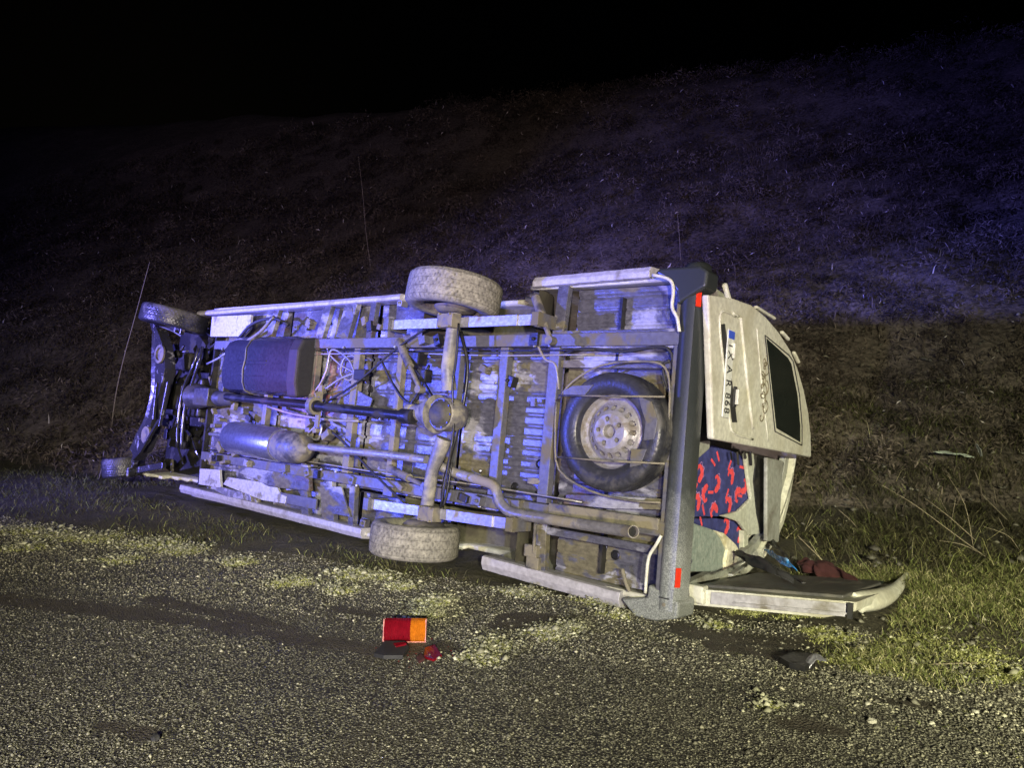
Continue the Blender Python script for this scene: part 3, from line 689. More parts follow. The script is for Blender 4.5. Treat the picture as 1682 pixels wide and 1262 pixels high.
part_bar('floor_stiffener', (-0.98, -0.015, 1.40), (-0.15, -0.015, 1.40), 0.05, 0.04, M_under)
part_bar('floor_stiffener', (-0.98, -0.015, 0.30), (-0.15, -0.015, 0.30), 0.05, 0.03, M_under)
part_bar('floor_stiffener', (-0.98, -0.015, 1.56), (-0.15, -0.015, 1.56), 0.12, 0.07, M_under)

# ---- sills
def sill(px0, px1, w, mat=M_sill):
    a, b = P(*px0, 1, -0.015), P(*px1, 1, -0.015)
    mb = MB(); s_ = 1 if a.z > 1 else -1
    prof = [(0.0, 0.0), (-0.028, 0.006 * s_), (-0.032, w * 0.55 * s_), (-0.01, w * s_), (0.10, w * 1.12 * s_), (0.10, 0.0)]
    n_ = 14; vs_ = []
    for i in range(n_ + 1):
        t = i / n_; c = a.lerp(b, t); j = 0.0012 * sin(i * 2.3)
        vs_ += [c + Vector((0, y_, z_ - (w * s_ if False else 0) + j)) for y_, z_ in prof]
    m = len(prof); fs_ = [(i * m + k, i * m + (k + 1) % m, (i + 1) * m + (k + 1) % m, (i + 1) * m + k) for i in range(n_) for k in range(m)]
    fs_ += [tuple(range(m))[::-1], tuple(range(n_ * m, n_ * m + m))]
    mb.add(vs_, fs_); return build('side_sill', mb, mat, van, bevel=0.004)
sill((326, 520), (660, 494), 0.055); sill((878, 474), (1070, 458), 0.075, M_sill)
sill((300, 796), (598, 868), 0.085); sill((796, 912), (1022, 972), 0.10, M_sill)

# ---- wheels
def tyre_mb(c, axis, R, w, rin=0.205, seg=216):
    prof = [(rin, -w * .40), (rin + .012, -w * .46), (R * .80, -w * .50), (R * .93, -w * .485), (R * .975, -w * .44)]
    tw = np.linspace(-w * .40, w * .40, 34)
    prof += [(R, h) for h in tw]
    prof += [(R * .975, w * .44), (R * .93, w * .485), (R * .80, w * .50), (rin + .012, w * .46), (rin, w * .40), (rin - .01, 0)]
    prof.append(prof[0]); gr = []
    nb = 30
    def fn(r, h, a, i, k):
        g_ = 0.0
        if 4 <= i <= 39:
            row = int((h / w + .5) * 8.0); fr = ((h / w + .5) * 8.0) % 1.0
            ph = (k + (2 if row % 2 else 0)) % 4
            if (ph < 1 and random.random() < .8) or (fr < 0.22 and row % 2): g_ = random.uniform(.4, 1.0)
            if random.random() < 0.25: g_ = random.random() * (0.3 + g_)
            r = r - 0.005 * g_
            r -= 0.006 * (abs(h) / (w * .5)) ** 3
        gr.append(g_); return r, h
    mb = MB(); mb.lathe(c, axis, prof, seg, caps=False, fn=fn); return mb, gr
def rim_mb(c, axis, s=1.0, holes=True, seg=120):
    pr = [(.212, -.06), (.218, .0), (.214, .010), (.203, .006), (.196, -.012), (.188, -.030), (.172, -.036), (.160, -.030), (.150, -.020)]
    pr += [(r, float(np.interp(r, [.10, .115, .13, .15], [.030, .018, .0, -.018]))) for r in np.linspace(.148, .104, 14)]
    pr += [(.100, .028), (.096, .034)] + [(r, .035) for r in np.linspace(.093, .040, 16)] + [(.036, .032), (.033, -.01), (.0, -.012)]
    def fn(r, h, a, i, k):
        if holes:
            for j in range(5):
                aj = 2 * pi * j / 5 + 0.4
                if hypot(r * cos(a) - .068 * cos(aj), r * sin(a) - .068 * sin(aj)) < .0115: h -= .05
            for j in range(16):
                aj = 2 * pi * j / 16
                if hypot(r * cos(a) - .130 * cos(aj), r * sin(a) - .130 * sin(aj)) < .0125: h -= .04
        return r * s, h
    mb = MB(); mb.lathe(c, axis, pr, seg, caps=False, fn=fn); return mb
def wheel(name, c, axis, R, w, mat, label=None, rim_axis=None, rim_off=0.06, rs_=1.0):
    e_ = empty(name, c); e_.parent = van
    mb, gr = tyre_mb((0, 0, 0), axis, R, w, rin=0.205 * rs_)
    o = build('tyre', mb, mat, e_, smooth=True)
    if mat == M_tyre:
        a = o.data.attributes.new('groove', 'FLOAT', 'POINT'); a.data.foreach_set('value', np.array(gr, dtype=np.float32))
    ax = Vector(rim_axis or axis).normalized()
    build('rim', rim_mb(ax * rim_off, ax, rs_), M_rim, e_, smooth='auto')
    if label: e_['label'] = label
    return e_
RW, TW = 0.342, 0.235
wheel('wheel', (-1.82, -0.24, 1.86), (0.03, 0.10, 1), RW, TW, M_tyre, 'mud coated rear wheel at the top', (0, 0, -1), 0.0)
wheel('wheel', (-1.99, -0.22, 0.10), (0.0, 0.0, 1), 0.32, TW, M_tyre, 'mud caked rear wheel at the bottom, tread to the road', (0, 0, 1), 0.0)
wheel('wheel', (-6.02, -0.16, 1.83), (0.10, 0.10, 1), RW, 0.20, M_tyre_dark, 'dark front wheel at the top', (0, 0, -1), 0.0)
wheel('wheel', (-6.80, -0.14, 0.17), (-0.12, -0.12, 1), 0.22, 0.22, M_tyre_dark, 'dark front wheel at the bottom in the weeds', (0, 0, 1), 0.0, 0.7)
# spare
sc_ = P(1003, 709, 1, -0.17); spare = wheel('spare_wheel', (sc_.x, -0.11, sc_.z), (0, -1, 0), 0.362, 0.20, M_tyre_dark, 'spare wheel with silver rim slung under the tail', (0, -1, 0), 0.045, 1.12)
mb = MB(); yk = -0.235
ring = [(918, 655), (940, 628), (988, 600), (1060, 594), (1092, 604), (1100, 640), (1098, 700)]
ring2 = [(914, 660), (912, 715), (918, 772), (968, 806), (1030, 822), (1085, 826)]
mb.tube([P(a_, b_, 1, -0.10) for a_, b_ in ring], 0.007, 8, smooth=3); mb.tube([P(a_, b_, 1, -0.10) for a_, b_ in ring2], 0.007, 8, smooth=3)
mb.tube([P(918, 650, 1, yk), P(1092, 652, 1, yk)], 0.006, 8); mb.tube([P(916, 751, 1, yk), P(985, 757, 1, yk), P(1092, 762, 1, yk)], 0.006, 8)
build('spare_wheel_carrier', mb, M_dirtym, van, smooth=True)
for pxs in ([(1048, 650), (1070, 660), (1080, 690), (1074, 722), (1056, 724), (1060, 692), (1052, 668)], [(1036, 738), (1062, 738), (1052, 764), (1034, 768)], [(925, 642), (940, 634), (975, 632), (960, 650), (925, 652)]):
    mb = MB(); mb.prism([P(a_, b_, 1, -.215) for a_, b_ in pxs], (0, .006, 0)); build('carrier_bracket', mb, M_frame, van, bevel=0.003)

# ---- rear axle
ax_top, ax_bot = Vector((-1.81, -0.22, 1.75)), Vector((-1.93, -0.20, 0.22))
dif = P(724, 680, 1, -0.30)
mb = MB(); mb.tube([ax_top, ax_top.lerp(dif, .55), Vector((dif.x, -.24, dif.z + .17))], [.048, .046, .055], 20)
mb.tube([Vector((dif.x, -.24, dif.z - .17)), ax_bot.lerp(dif, .5), ax_bot], [.060, .046, .048], 20)
mb.lathe((dif.x, -0.02, dif.z), (0, -1, 0), [(.05, .05), (.10, .10), (.12, .16), (.12, .25), (.118, .28), (.108, .29), (0, .29)], 32)
mb.lathe((dif.x - .12, -.22, dif.z), (-1, 0, 0), [(.14, 0), (.11, .06), (.065, .16), (.05, .24), (.06, .25), (.06, .29), (0, .29)], 24)
axle = build('rear_axle', mb, M_axle, van, smooth='auto')
mb = MB(); mb.lathe((dif.x + .01, -0.308, dif.z), (0, -1, 0), [(.102, 0), (.102, .012), (.09, .020), (.080, .040), (.055, .055), (0, .06)], 28)
build('differential_cover', mb, m_plain('khaki_muddy_cover', (.045, .043, .034), .6, .1, (.09, .08, .05), 6, (.4, .6), .5, 40), axle, smooth='auto')
mb = MB()
for k in range(10):
    a = 2 * pi * k / 10; mb.lathe((dif.x + .01 + .098 * cos(a), -.318, dif.z + .098 * sin(a)), (0, -1, 0), [(.008, 0), (.008, .008), (0, .008)], 6)
build('cover_bolts', mb, M_dark, axle)
for c_, s_ in ((ax_top, 1), (ax_bot, -1)):
    mb = MB(); mb.lathe(c_ - Vector((0, 0, .02 * s_)), (0, 0, s_), [(.07, 0), (.13, .01), (.155, .035), (.155, .05), (.0, .05)], 28)
    build('brake_backplate', mb, M_dirtym, axle, smooth='auto')
# ---- leaf springs
def spring(a, b, z):
    sp = empty('leaf_spring', ((a + b) / 2)); sp.parent = van
    o0 = Vector((a + b) / 2)
    mb = MB(); L = b.x - a.x
    for k, (t0, t1) in enumerate(((0.0, 1.0), (0.12, 0.88))):
        n_ = 12; pts = [a.lerp(b, t0 + (t1 - t0) * i / n_) - o0 + Vector((0, -0.012 * k * 1.0 + 0.05 * sin(pi * (t0 + (t1 - t0) * i / n_)) * 0.3, 0)) for i in range(n_ + 1)]
        for i in range(n_): mb.bar(pts[i], pts[i + 1] + (pts[i + 1] - pts[i]) * 0.001, 0.070, 0.010)
    build('leaf', mb, M_spring, sp)
    mb = MB(); mb.box(Vector((-1.82, -0.27, z)) - o0, (.075, .045, .05)); 
    for dx in (-.05, .05): mb.tube([Vector((-1.82 + dx, -0.20, z - .045)) - o0, Vector((-1.82 + dx, -.33, z - .045)) - o0], .008, 8); mb.tube([Vector((-1.82 + dx, -0.20, z + .045)) - o0, Vector((-1.82 + dx, -.33, z + .045)) - o0], .008, 8)
    build('spring_clamp', mb, M_dirtym, sp, bevel=0.004)
    mb = MB()
    for q in (a, b): mb.box(q - o0 + Vector((0, .06, 0)), (.03, .10, .045)); mb.lathe(q - o0 + Vector((0, 0, -.05)), (0, 0, 1), [(.022, 0), (.022, .10), (0, .10)], 14)
    build('spring_shackle', mb, M_frame, sp, bevel=0.003)
spring(P(640, 534, 1, -.22), P(884, 525, 1, -.22), P(740, 530, 1, -.22).z)
spring(P(607, 828, 1, -.24), P(842, 862, 1, -.24), P(715, 845, 1, -.24).z)
# ---- shock absorbers
for (q0, q1) in (((655, 560), (690, 640)), ((640, 770), (700, 800)), ((880, 490), (905, 560))):
    mb = MB(); a, b = P(*q0, 1, -.08), P(*q1, 1, -.22)
    mb.tube([a, a.lerp(b, .55)], .032, 16); mb.tube([a.lerp(b, .55), b], .018, 12); mb.lathe(b - Vector((0, .03, 0)), (0, 1, 0), [(.03, 0), (.03, .06), (0, .06)], 14)
    build('shock_absorber', mb, M_dirtym, van, smooth='auto')
# ---- prop shaft
mb = MB(); a, b, c_ = P(372, 652, 1, -.14), P(516, 667, 1, -.20), P(668, 684, 1, -.27)
mb.tube([a, b], .034, 18); mb.tube([b, b.lerp(c_, .04)], .05, 18); mb.tube([b.lerp(c_, .04), c_], .036, 18); mb.tube([c_ - (c_ - b) * .04, c_ + (c_ - b) * .06], .055, 18)
ps = build('prop_shaft', mb, M_dark, van, smooth='auto')
mb = MB(); mb.lathe(b - Vector((.03, 0, 0)), (1, 0, 0), [(.05, 0), (.075, .005), (.075, .055), (.05, .06)], 24); mb.bar(b + Vector((0, .05, .18)), b + Vector((0, .05, -.18)), .05, .02); mb.bar(b + Vector((0, .1, .14)), b + Vector((0, .0, .09)), .04, .015, (1, 0, 0))
build('centre_bearing', mb, M_dirtym, ps, smooth='auto')
# ---- gearbox and engine lumps at the front
gb = P(372, 655, 1, -.08)
mb = MB(); mb.lathe(gb + Vector((0.15, 0, 0)), (-1, 0, 0), [(.05, 0), (.065, .04), (.08, .30), (.10, .50), (.13, .70), (.14, .76), (0, .76)], 20)
mb.box(gb + Vector((-.3, -.05, 0)), (.14, .06, .09)); mb.box(gb + Vector((-.1, .02, .1)), (.05, .04, .06))
build('gearbox', mb, m_plain('oily_aluminium_casing', (0.07, 0.07, 0.075), 0.35, 0.5, (0.05, 0.045, 0.03), 6, (0.42, 0.58), 0.6, 25), van, bevel=0.01, smooth='auto')
mb = MB(); mb.span((-6.45, -0.02, 0.80), (-5.55, 0.30, 1.22)); mb.span((-6.2, -.10, .86), (-5.8, .0, 1.15)); mb.span((-6.4, 0.05, 1.3), (-6.0, .3, 1.5)); mb.span((-6.3, 0.08, .45), (-5.9, .3, .7))
build('engine_sump', mb, M_dark, van, bevel=0.03, bseg=3)
re_ = random.Random(5)
for i in range(44):
    a_ = Vector((re_.uniform(-6.5, -5.5), re_.uniform(-.06, .2), re_.uniform(.3, 1.65))); b_ = a_ + Vector((re_.uniform(-.25, .25), re_.uniform(-.08, .08), re_.uniform(-.3, .3)))
    mb = MB(); k = i % 4
    if k == 0: mb.tube([a_, a_.lerp(b_, .5) + Vector((re_.uniform(-.08, .08), -.04, re_.uniform(-.08, .08))), b_], re_.uniform(.008, .018), 8, smooth=4)
    elif k == 1: mb.bar(a_, b_, re_.uniform(.02, .05), .02)
    elif k == 2: mb.lathe(a_, (re_.uniform(-1, 1), -.6, re_.uniform(-1, 1)), [(.02, 0), (.045, .01), (.045, .06), (.02, .07), (0, .07)], 12)
    else: mb.box(a_, (re_.uniform(.02, .07), .03, re_.uniform(.02, .06)), Matrix.Rotation(re_.uniform(-1, 1), 3, 'Y'))
    build(('engine_hose', 'engine_bracket', 'engine_pulley', 'engine_casting')[k], mb, re_.choice([M_gloss, M_dark, M_gloss, M_dirtym, M_bright if k == 0 else M_dark]), van, bevel=.003 if k in (1, 3) else 0)
# ---- fuel tank
mb = MB(); tz0, tz1 = P(430, 648, 1, -.15).z, P(430, 553, 1, -.15).z; tx0, tx1 = P(370, 600, 1, -.20).x, P(478, 600, 1, -.20).x
prof = []; R_ = .07; yb = -.22
prof = [(0.02, tz0), (-.13, tz0 + .005), (-.19, tz0 + .03), (yb, tz0 + .10), (yb - .012, (tz0 + tz1) / 2 - .05), (yb + .004, (tz0 + tz1) / 2 + .05), (yb, tz1 - .12), (-.18, tz1 - .04), (-.12, tz1), (0.02, tz1)]
n_ = 28
for i in range(n_ + 1):
    t = i / n_; xx = tx0 + (tx1 - tx0) * t; e0 = min(t, 1 - t) * n_; k_ = 1 - 0.09 * max(0, 2 - e0) ** 1.2
    g_ = 0.012 if (i in (9, 10, 19, 20)) else 0
    mb.v += [(xx, min(y_, y_ * k_ + g_ * (y_ < -.1)), (tz0 + tz1) / 2 + (z_ - (tz0 + tz1) / 2) * (1 - .03 * max(0, 2 - e0))) for y_, z_ in prof]
m = len(prof)
mb.f = [(i * m + k, i * m + k + 1, (i + 1) * m + k + 1, (i + 1) * m + k) for i in range(n_) for k in range(m - 1)] + [tuple(range(m))[::-1], tuple(range(n_ * m, n_ * m + m))]; mb.mi = [0] * len(mb.f)
tank = build('fuel_tank', mb, M_tank, van, smooth='auto')
for xx in (tx0 + (tx1 - tx0) * .35,):
    mb = MB(); mb.tube([(xx, y_ - .008, z_) for y_, z_ in prof], .007, 6); build('tank_strap', mb, M_dirtym, tank)
mb = MB()
for k in range(5): mb.tube([(tx0 + .25, yb - .004, tz0 + .16 + k * .035), (tx1 - .35, yb - .004, tz0 + .16 + k * .035)], .006, 6)
build('tank_ribs', mb, M_tank, tank)
mb = MB(); mb.prism([(tx1 - .02, .0, tz0 + .02), (tx1 - .02, -.20, tz0 - .02), (tx1 - .02, -.235, tz0 + .12), (tx1 - .02, -.235, tz1 - .14), (tx1 - .02, -.19, tz1 - .03), (tx1 - .02, .0, tz1)], (.15, .0, 0))
build('tank_end_shield', mb, M_black, tank, bevel=0.03, bseg=3)
# ---- muffler and exhaust
a, b = P(382, 718, 1, -.16), P(462, 732, 1, -.20)
mb = MB(); mb.lathe(a, b - a, [(.03, -.03), (.06, .0), (.135, .015), (.15, .04), (.15, (b - a).length - .03), (.14, (b - a).length), (.03, (b - a).length + .01)], 36)
build('muffler', mb, M_galv, van, smooth='auto')
mb = MB(); c0_ = b; mb.lathe(c0_ + Vector((.01, 0, 0)), (b - a), [(.13, 0), (.14, .05), (.13, .26), (.10, .36), (.03, .42)], 24)
build('muffler_end_shield', mb, M_dirtym, van, smooth='auto')
mb = MB(); mb.tube([P(345, 713, 1, -.12), P(388, 718, 1, -.16)], .018, 12); build('exhaust_front_pipe', mb, M_bright, van, smooth='auto')
mb = MB(); mb.tube([P(478, 731, 1, -.20), P(560, 740, 1, -.22), P(640, 748, 1, -.24), P(700, 756, 1, -.26)], .030, 16, smooth=4); build('exhaust_middle_pipe', mb, M_pipe, van, smooth='auto')
mb = MB(); pts = [P(712, 762, 1, -.18), P(750, 778, 1, -.12), P(790, 790, 1, -.12), P(812, 800, 1, -.13), P(822, 826, 1, -.15), P(842, 843, 1, -.17), P(900, 853, 1, -.20), P(970, 864, 1, -.24), P(1018, 871, 1, -.26), P(1031, 873, 1, -.285), P(1040, 874, 1, -.32)]
sp_ = catmull(pts, 5); mb.tube(sp_, .034, 18, caps=False)
n0 = (sp_[-1] - sp_[-2]).normalized(); mb.lathe(sp_[-1], n0, [(.034, 0), (.036, .004), (.0305, .004), (.030, -.18), (0, -.18)], 18, caps=False)
build('exhaust_tail_pipe', mb, M_pipe, van, smooth='auto')
mb = MB(); mb.lathe(sp_[-1] - n0 * .02, n0, [(.0285, 0), (0, .001)], 18); build('tail_pipe_dark_disc', mb, M_ink, van)  # black disc inside the mouth stands in for the pipe's inner shade
mb = MB(); q = P(880, 855, 1, -.16); mb.tube([q, P(876, 915, 1, -.05)], .012, 8); mb.box(P(875, 905, 1, -.04), (.05, .03, .04)); mb.box(P(878, 925, 1, -.03), (.05, .03, .04))
build('exhaust_hanger', mb, M_dirtym, van, bevel=0.005)
# ---- front suspension
def strip(name, pxs, y, w, t, mat):
    mb = MB(); pts = [P(a_, b_, 1, y) for a_, b_ in pxs]; pts = catmull(pts, 3); n_ = len(pts)
    ws = np.interp(np.linspace(0, 1, n_), np.linspace(0, 1, len(w)), w) if isinstance(w, (list, tuple)) else [w] * n_
    vs_ = []; 
    for i, p in enumerate(pts):
        d_ = (pts[min(i + 1, n_ - 1)] - pts[max(0, i - 1)]).normalized(); s_ = d_.cross(Vector((0, 1, 0))).normalized() * ws[i] / 2
        vs_ += [p - s_ + Vector((0, t / 2, 0)), p - s_ - Vector((0, t / 2, 0)), p - s_ * .6 - Vector((0, t * .35, 0)), p + s_ * .6 - Vector((0, t * .35, 0)), p + s_ - Vector((0, t / 2, 0)), p + s_ + Vector((0, t / 2, 0))]
    m = 6; fs_ = [(i * m + k, i * m + (k + 1) % m, (i + 1) * m + (k + 1) % m, (i + 1) * m + k) for i in range(n_ - 1) for k in range(m)] + [tuple(range(m))[::-1], tuple(range((n_ - 1) * m, n_ * m))]
    mb.add(vs_, fs_); return build(name, mb, mat, van, bevel=0.005)
M_frontsub = m_plain('glossy_black_subframe', (0.05, 0.05, 0.06), 0.25, 0.4, (0.30, 0.30, 0.33), 9, (0.58, 0.66), 0.6, 22)
fs_part = strip('front_subframe', [(262, 545), (266, 575), (268, 610), (262, 650), (252, 690), (238, 725), (224, 748)], -.22, [.10, .24, .30, .18, .17, .24, .16], .12, M_frontsub)
mb = MB()
for (q0, q1) in (((258, 628), (252, 690)), ((276, 628), (262, 700)), ((262, 690), (232, 742))):
    mb.bar(P(*q0, 1, -.31), P(*q1, 1, -.31), .028, .03)
build('subframe_rib', mb, M_frontsub, fs_part, bevel=0.003)
mb = MB(); mb.lathe(P(264, 582, 1, -.28), (0, -1, 0), [(.10, 0), (.10, .02), (.07, .02), (.06, -.03), (0, -.03)], 18); mb.lathe(P(243, 715, 1, -.28), (0, -1, 0), [(.09, 0), (.09, .03), (.03, .03), (0, .02)], 18)
build('suspension_mount', mb, M_dirtym, fs_part, smooth='auto')
mb = MB(); mb.tube([P(332, 570, 1, -.12), P(328, 590, 1, -.15), P(317, 625, 1, -.15), P(305, 665, 1, -.15), P(300, 700, 1, -.15), P(298, 738, 1, -.15)], .016, 10, smooth=4)
build('anti_roll_bar', mb, M_gloss, van, smooth=True)
mb = MB(); mb.tube([P(326, 572, 1, -.10), P(318, 600, 1, -.12), P(301, 640, 1, -.12), P(293, 690, 1, -.12), P(291, 735, 1, -.12)], .016, 10, smooth=4)
build('steering_link', mb, M_gloss, van, smooth=True)
for q0, q1, q2 in (((262, 560), (250, 522), (300, 545)), ((226, 745), (215, 775), (270, 765))):
    mb = MB(); mb.bar(P(*q0, 1, -.18), P(*q1, 1, -.10), .09, .05); mb.bar(P(*q1, 1, -.10), P(*q2, 1, -.05), .07, .05); mb.lathe(P(*q1, 1, -.14), (0, -1, 0), [(.06, -.03), (.06, .05), (.03, .06), (0, .06)], 16)
    build('control_arm', mb, M_frontsub, van, bevel=0.008)
# inner wing and jacking plates near the front
def plate_px(name, pxs, y, t, mat, bev=0.004, par=None, label=None):
    mb = MB(); mb.prism([P(a_, b_, 1, y) for a_, b_ in pxs], (0, t, 0)); return build(name, mb, mat, par or van, bevel=bev, label=label)
M_pl = m_plain('pale_scraped_plate', (0.50, 0.50, 0.52), 0.42, 0.1, (0.20, 0.19, 0.17), 8, (0.54, 0.64), 0.3, 40)
plate_px('inner_wing', [(345, 553), (348, 520), (412, 517), (410, 540), (398, 553)], -.03, .03, M_pl)
plate_px('inner_wing', [(328, 770), (360, 772), (362, 802), (326, 796)], -.03, .03, M_pl)
plate_px('heat_shield', [(388, 752), (505, 764), (508, 808), (440, 800), (418, 788), (392, 778)], -.06, .05, M_under, 0.012)
plate_px('step_bracket', [(374, 784), (452, 796), (460, 812), (470, 816), (468, 828), (430, 822), (380, 802), (366, 796)], -.05, .03, M_pl)
plate_px('step_bracket', [(362, 800), (410, 812), (412, 824), (372, 816), (352, 806)], -.045, .03, M_bright)
plate_px('jack_plate', [(560, 612), (585, 640), (612, 655), (600, 690), (566, 680)], -.045, .012, M_under)
plate_px('brace_plate', [(520, 800), (548, 845), (575, 850), (560, 800)], -.05, .02, M_under)
plate_px('brace_plate', [(455, 870 - 62), (520, 820), (518, 838), (462, 826)], -.045, .02, M_frame)
# front bumper end and nose sheet behind the axle
# ---- lines, hoses, cables
def hose(name, pxs, y, r, mat, ysl=0):
    mb = MB(); mb.tube([P(a_, b_, 1, y + ysl * i) for i, (a_, b_) in enumerate(pxs)], r, 8, smooth=5); return build(name, mb, mat, van, smooth=True)
hose('brake_pipe', [(372, 590), (400, 565), (428, 545), (450, 520)], -.16, .016, M_dirtym)
hose('brake_pipe', [(340, 598), (360, 588), (385, 570)], -.16, .010, M_bright)
hose('parking_brake_cable', [(498, 655), (520, 640), (536, 610), (545, 575), (572, 590), (585, 615), (600, 618)], -.06, .009, M_pipe)
hose('parking_brake_cable', [(500, 652), (530, 642), (560, 622), (590, 612), (602, 616)], -.06, .009, M_pipe)
hose('brake_pipe', [(538, 560), (540, 580), (560, 600), (580, 612), (575, 625), (560, 615), (565, 590), (582, 585), (586, 600)], -.05, .008, M_pipe)
hose('brake_pipe', [(625, 590), (645, 630), (668, 660), (700, 668)], -.10, .010, M_dark)
hose('brake_pipe', [(705, 600), (690, 640), (672, 668)], -.10, .010, M_dark)
hose('brake_pipe', [(757, 545), (768, 600), (762, 660), (748, 720), (730, 790), (726, 830)], -.16, .013, M_dark)
hose('brake_pipe', [(742, 760), (732, 820), (712, 860)], -.16, .010, M_dark)
hose('wiring_loom', [(1100, 592), (1090, 600), (1092, 625), (1098, 640)], -.07, .010, M_black)
hose('fuel_line', [(440, 668), (480, 680), (540, 690), (590, 692)], -.08, .012, M_pipe)
hose('fuel_line', [(520, 700), (505, 715), (522, 722), (528, 700), (514, 690)], -.08, .010, M_pipe)
hose('fuel_line', [(880, 560), (895, 590), (912, 600), (918, 640)], -.06, .009, M_pipe)
hose('hanger_rod', [(1022, 935), (1028, 958), (1034, 972)], -.03, .012, M_dirtym)
mb = MB(); mb.box(P(594, 616, 1, -.07), (.07, .03, .045)); build('junction_box', mb, M_black, van, bevel=0.01)
mb = MB(); mb.box(P(686, 590, 1, -.08), (.06, .05, .05)); mb.box(P(700, 618, 1, -.12), (.03, .04, .05)); build('brake_valve', mb, M_dark, van, bevel=0.01)
mb = MB()
for q in ((385, 668), (402, 676), (520, 708), (508, 695), (365, 690), (352, 676), (540, 715), (388, 745), (362, 735), (350, 755), (660, 800), (640, 808), (355, 700), (372, 760), (500, 720)):
    mb.box(P(*q, 1, -.05 - random.random() * .06), (random.uniform(.02, .06), random.uniform(.02, .05), random.uniform(.015, .04)), Matrix.Rotation(random.uniform(-.8, .8), 3, 'Y'))
build('bracket_clutter', mb, M_dirtym, van, bevel=0.006)
mb = MB()
for i in range(34):
    q = (random.uniform(320, 1090), 0); xx = random.uniform(-5.2, -.2); zz = random.choice([1.515, 1.60, .39, .475, random.uniform(.5, 1.5)])
    mb.lathe((xx, -0.078 if zz in (1.515, 1.60, .39, .475) else 0.012, zz), (0, -1, 0), [(.012, 0), (.012, .010), (.006, .014), (0, .014)], 6)
build('frame_bolts', mb, M_bright, van)
def lp(name, pts, r, mat): 
    mb = MB(); mb.tube([Vector(p) for p in pts], r, 8, smooth=4); return build(name, mb, mat, van, smooth=True)
rl = random.Random(11)
for k, z in enumerate((1.485, 1.462, .505, .53)):
    lp('fuel_line' if k % 2 else 'brake_pipe', [(-5.2 + .9 * i, -.055 - .01 * (i % 2), z + rl.uniform(-.012, .012)) for i in range(6)], .0065, M_pipe if k % 2 else M_dark)
lp('brake_pipe', [(-1.72, -.27, 1.65), (-1.70, -.28, 1.40), (-1.69, -.30, 1.2), (-1.68, -.26, .9), (-1.70, -.26, .6), (-1.74, -.25, .35)], .008, M_dark)
lp('parking_brake_cable', [(-3.6, -.07, .95), (-3.0, -.10, 1.2), (-2.5, -.12, 1.5), (-2.1, -.14, 1.68)], .009, M_black)
lp('parking_brake_cable', [(-3.6, -.07, .93), (-3.1, -.10, .75), (-2.6, -.12, .5), (-2.2, -.14, .32)], .009, M_black)
lp('wiring_loom', [(-1.0, -.03, 1.45), (-.8, -.05, 1.5), (-.5, -.04, 1.48), (-.2, -.05, 1.5), (-.14, -.04, 1.3)], .010, M_black)
lp('brake_pipe', [(-2.5, -.06, 1.45), (-2.3, -.10, 1.35), (-2.05, -.14, 1.15), (-1.95, -.2, 1.08)], .008, M_dark)
lp('vent_hose', [(-4.9, -.05, 1.62), (-4.6, -.10, 1.75), (-4.3, -.08, 1.80), (-4.1, -.04, 1.74)], .016, M_black)
for i in range(46):
    xx = rl.uniform(-5.2, -1.05); zz = rl.choice([1.56, .43, 1.56, .43, rl.uniform(.5, 1.5), rl.uniform(.5, 1.5), rl.uniform(.08, .3), rl.uniform(1.66, 1.88)])
    mb = MB(); a_, b_, c_ = rl.uniform(.015, .05), rl.uniform(.012, .04), rl.uniform(.015, .045)
    y_ = -.075 - b_ * .6 if zz in (1.56, .43) else .02 - b_
    mb.box((xx, y_, zz), (a_, b_, c_), Matrix.Rotation(rl.uniform(-.5, .5), 3, 'Y'))
    if i % 3 == 0: mb.box((xx + a_, y_ - b_, zz), (a_ * .4, b_ * .6, c_ * .5), Matrix.Rotation(rl.uniform(-.5, .5), 3, 'Y'))
    elif i % 3 == 1: mb.lathe((xx, y_ - b_, zz), (0, -1, 0), [(.014, 0), (.014, .012), (.007, .012), (.007, .022), (0, .022)], 8)
    build('bracket', mb, rl.choice([M_dirtym, M_frame, M_pipe, M_dark]), van, bevel=.003)
# pressed drain plugs in the floor
for i in range(16):
    xx = rl.uniform(-4.9, -.2); zz = rl.uniform(.5, 1.5)
    if xx > -1.05: zz = rl.choice([rl.uniform(.08, .25), rl.uniform(1.7, 1.88)])
    mb = MB(); mb.lathe((xx, .066 + ribs(xx, zz), zz), (0, -1, 0), [(.032, 0), (.032, .006), (.022, .010), (.018, .004), (0, .004)], 14); build('drain_plug', mb, M_dark, van)
# rail sections around the rear lower corner (second tube beside the tail pipe)
part_bar('rear_tow_bar', P(905, 835, 1, -.05), P(1085, 862, 1, -.05), .07, .06, M_dirtym)
plate_px('spare_well_flange', [(930, 812), (1000, 815), (1090, 820), (1088, 838), (1000, 836), (925, 828)], -.03, .03, M_under)

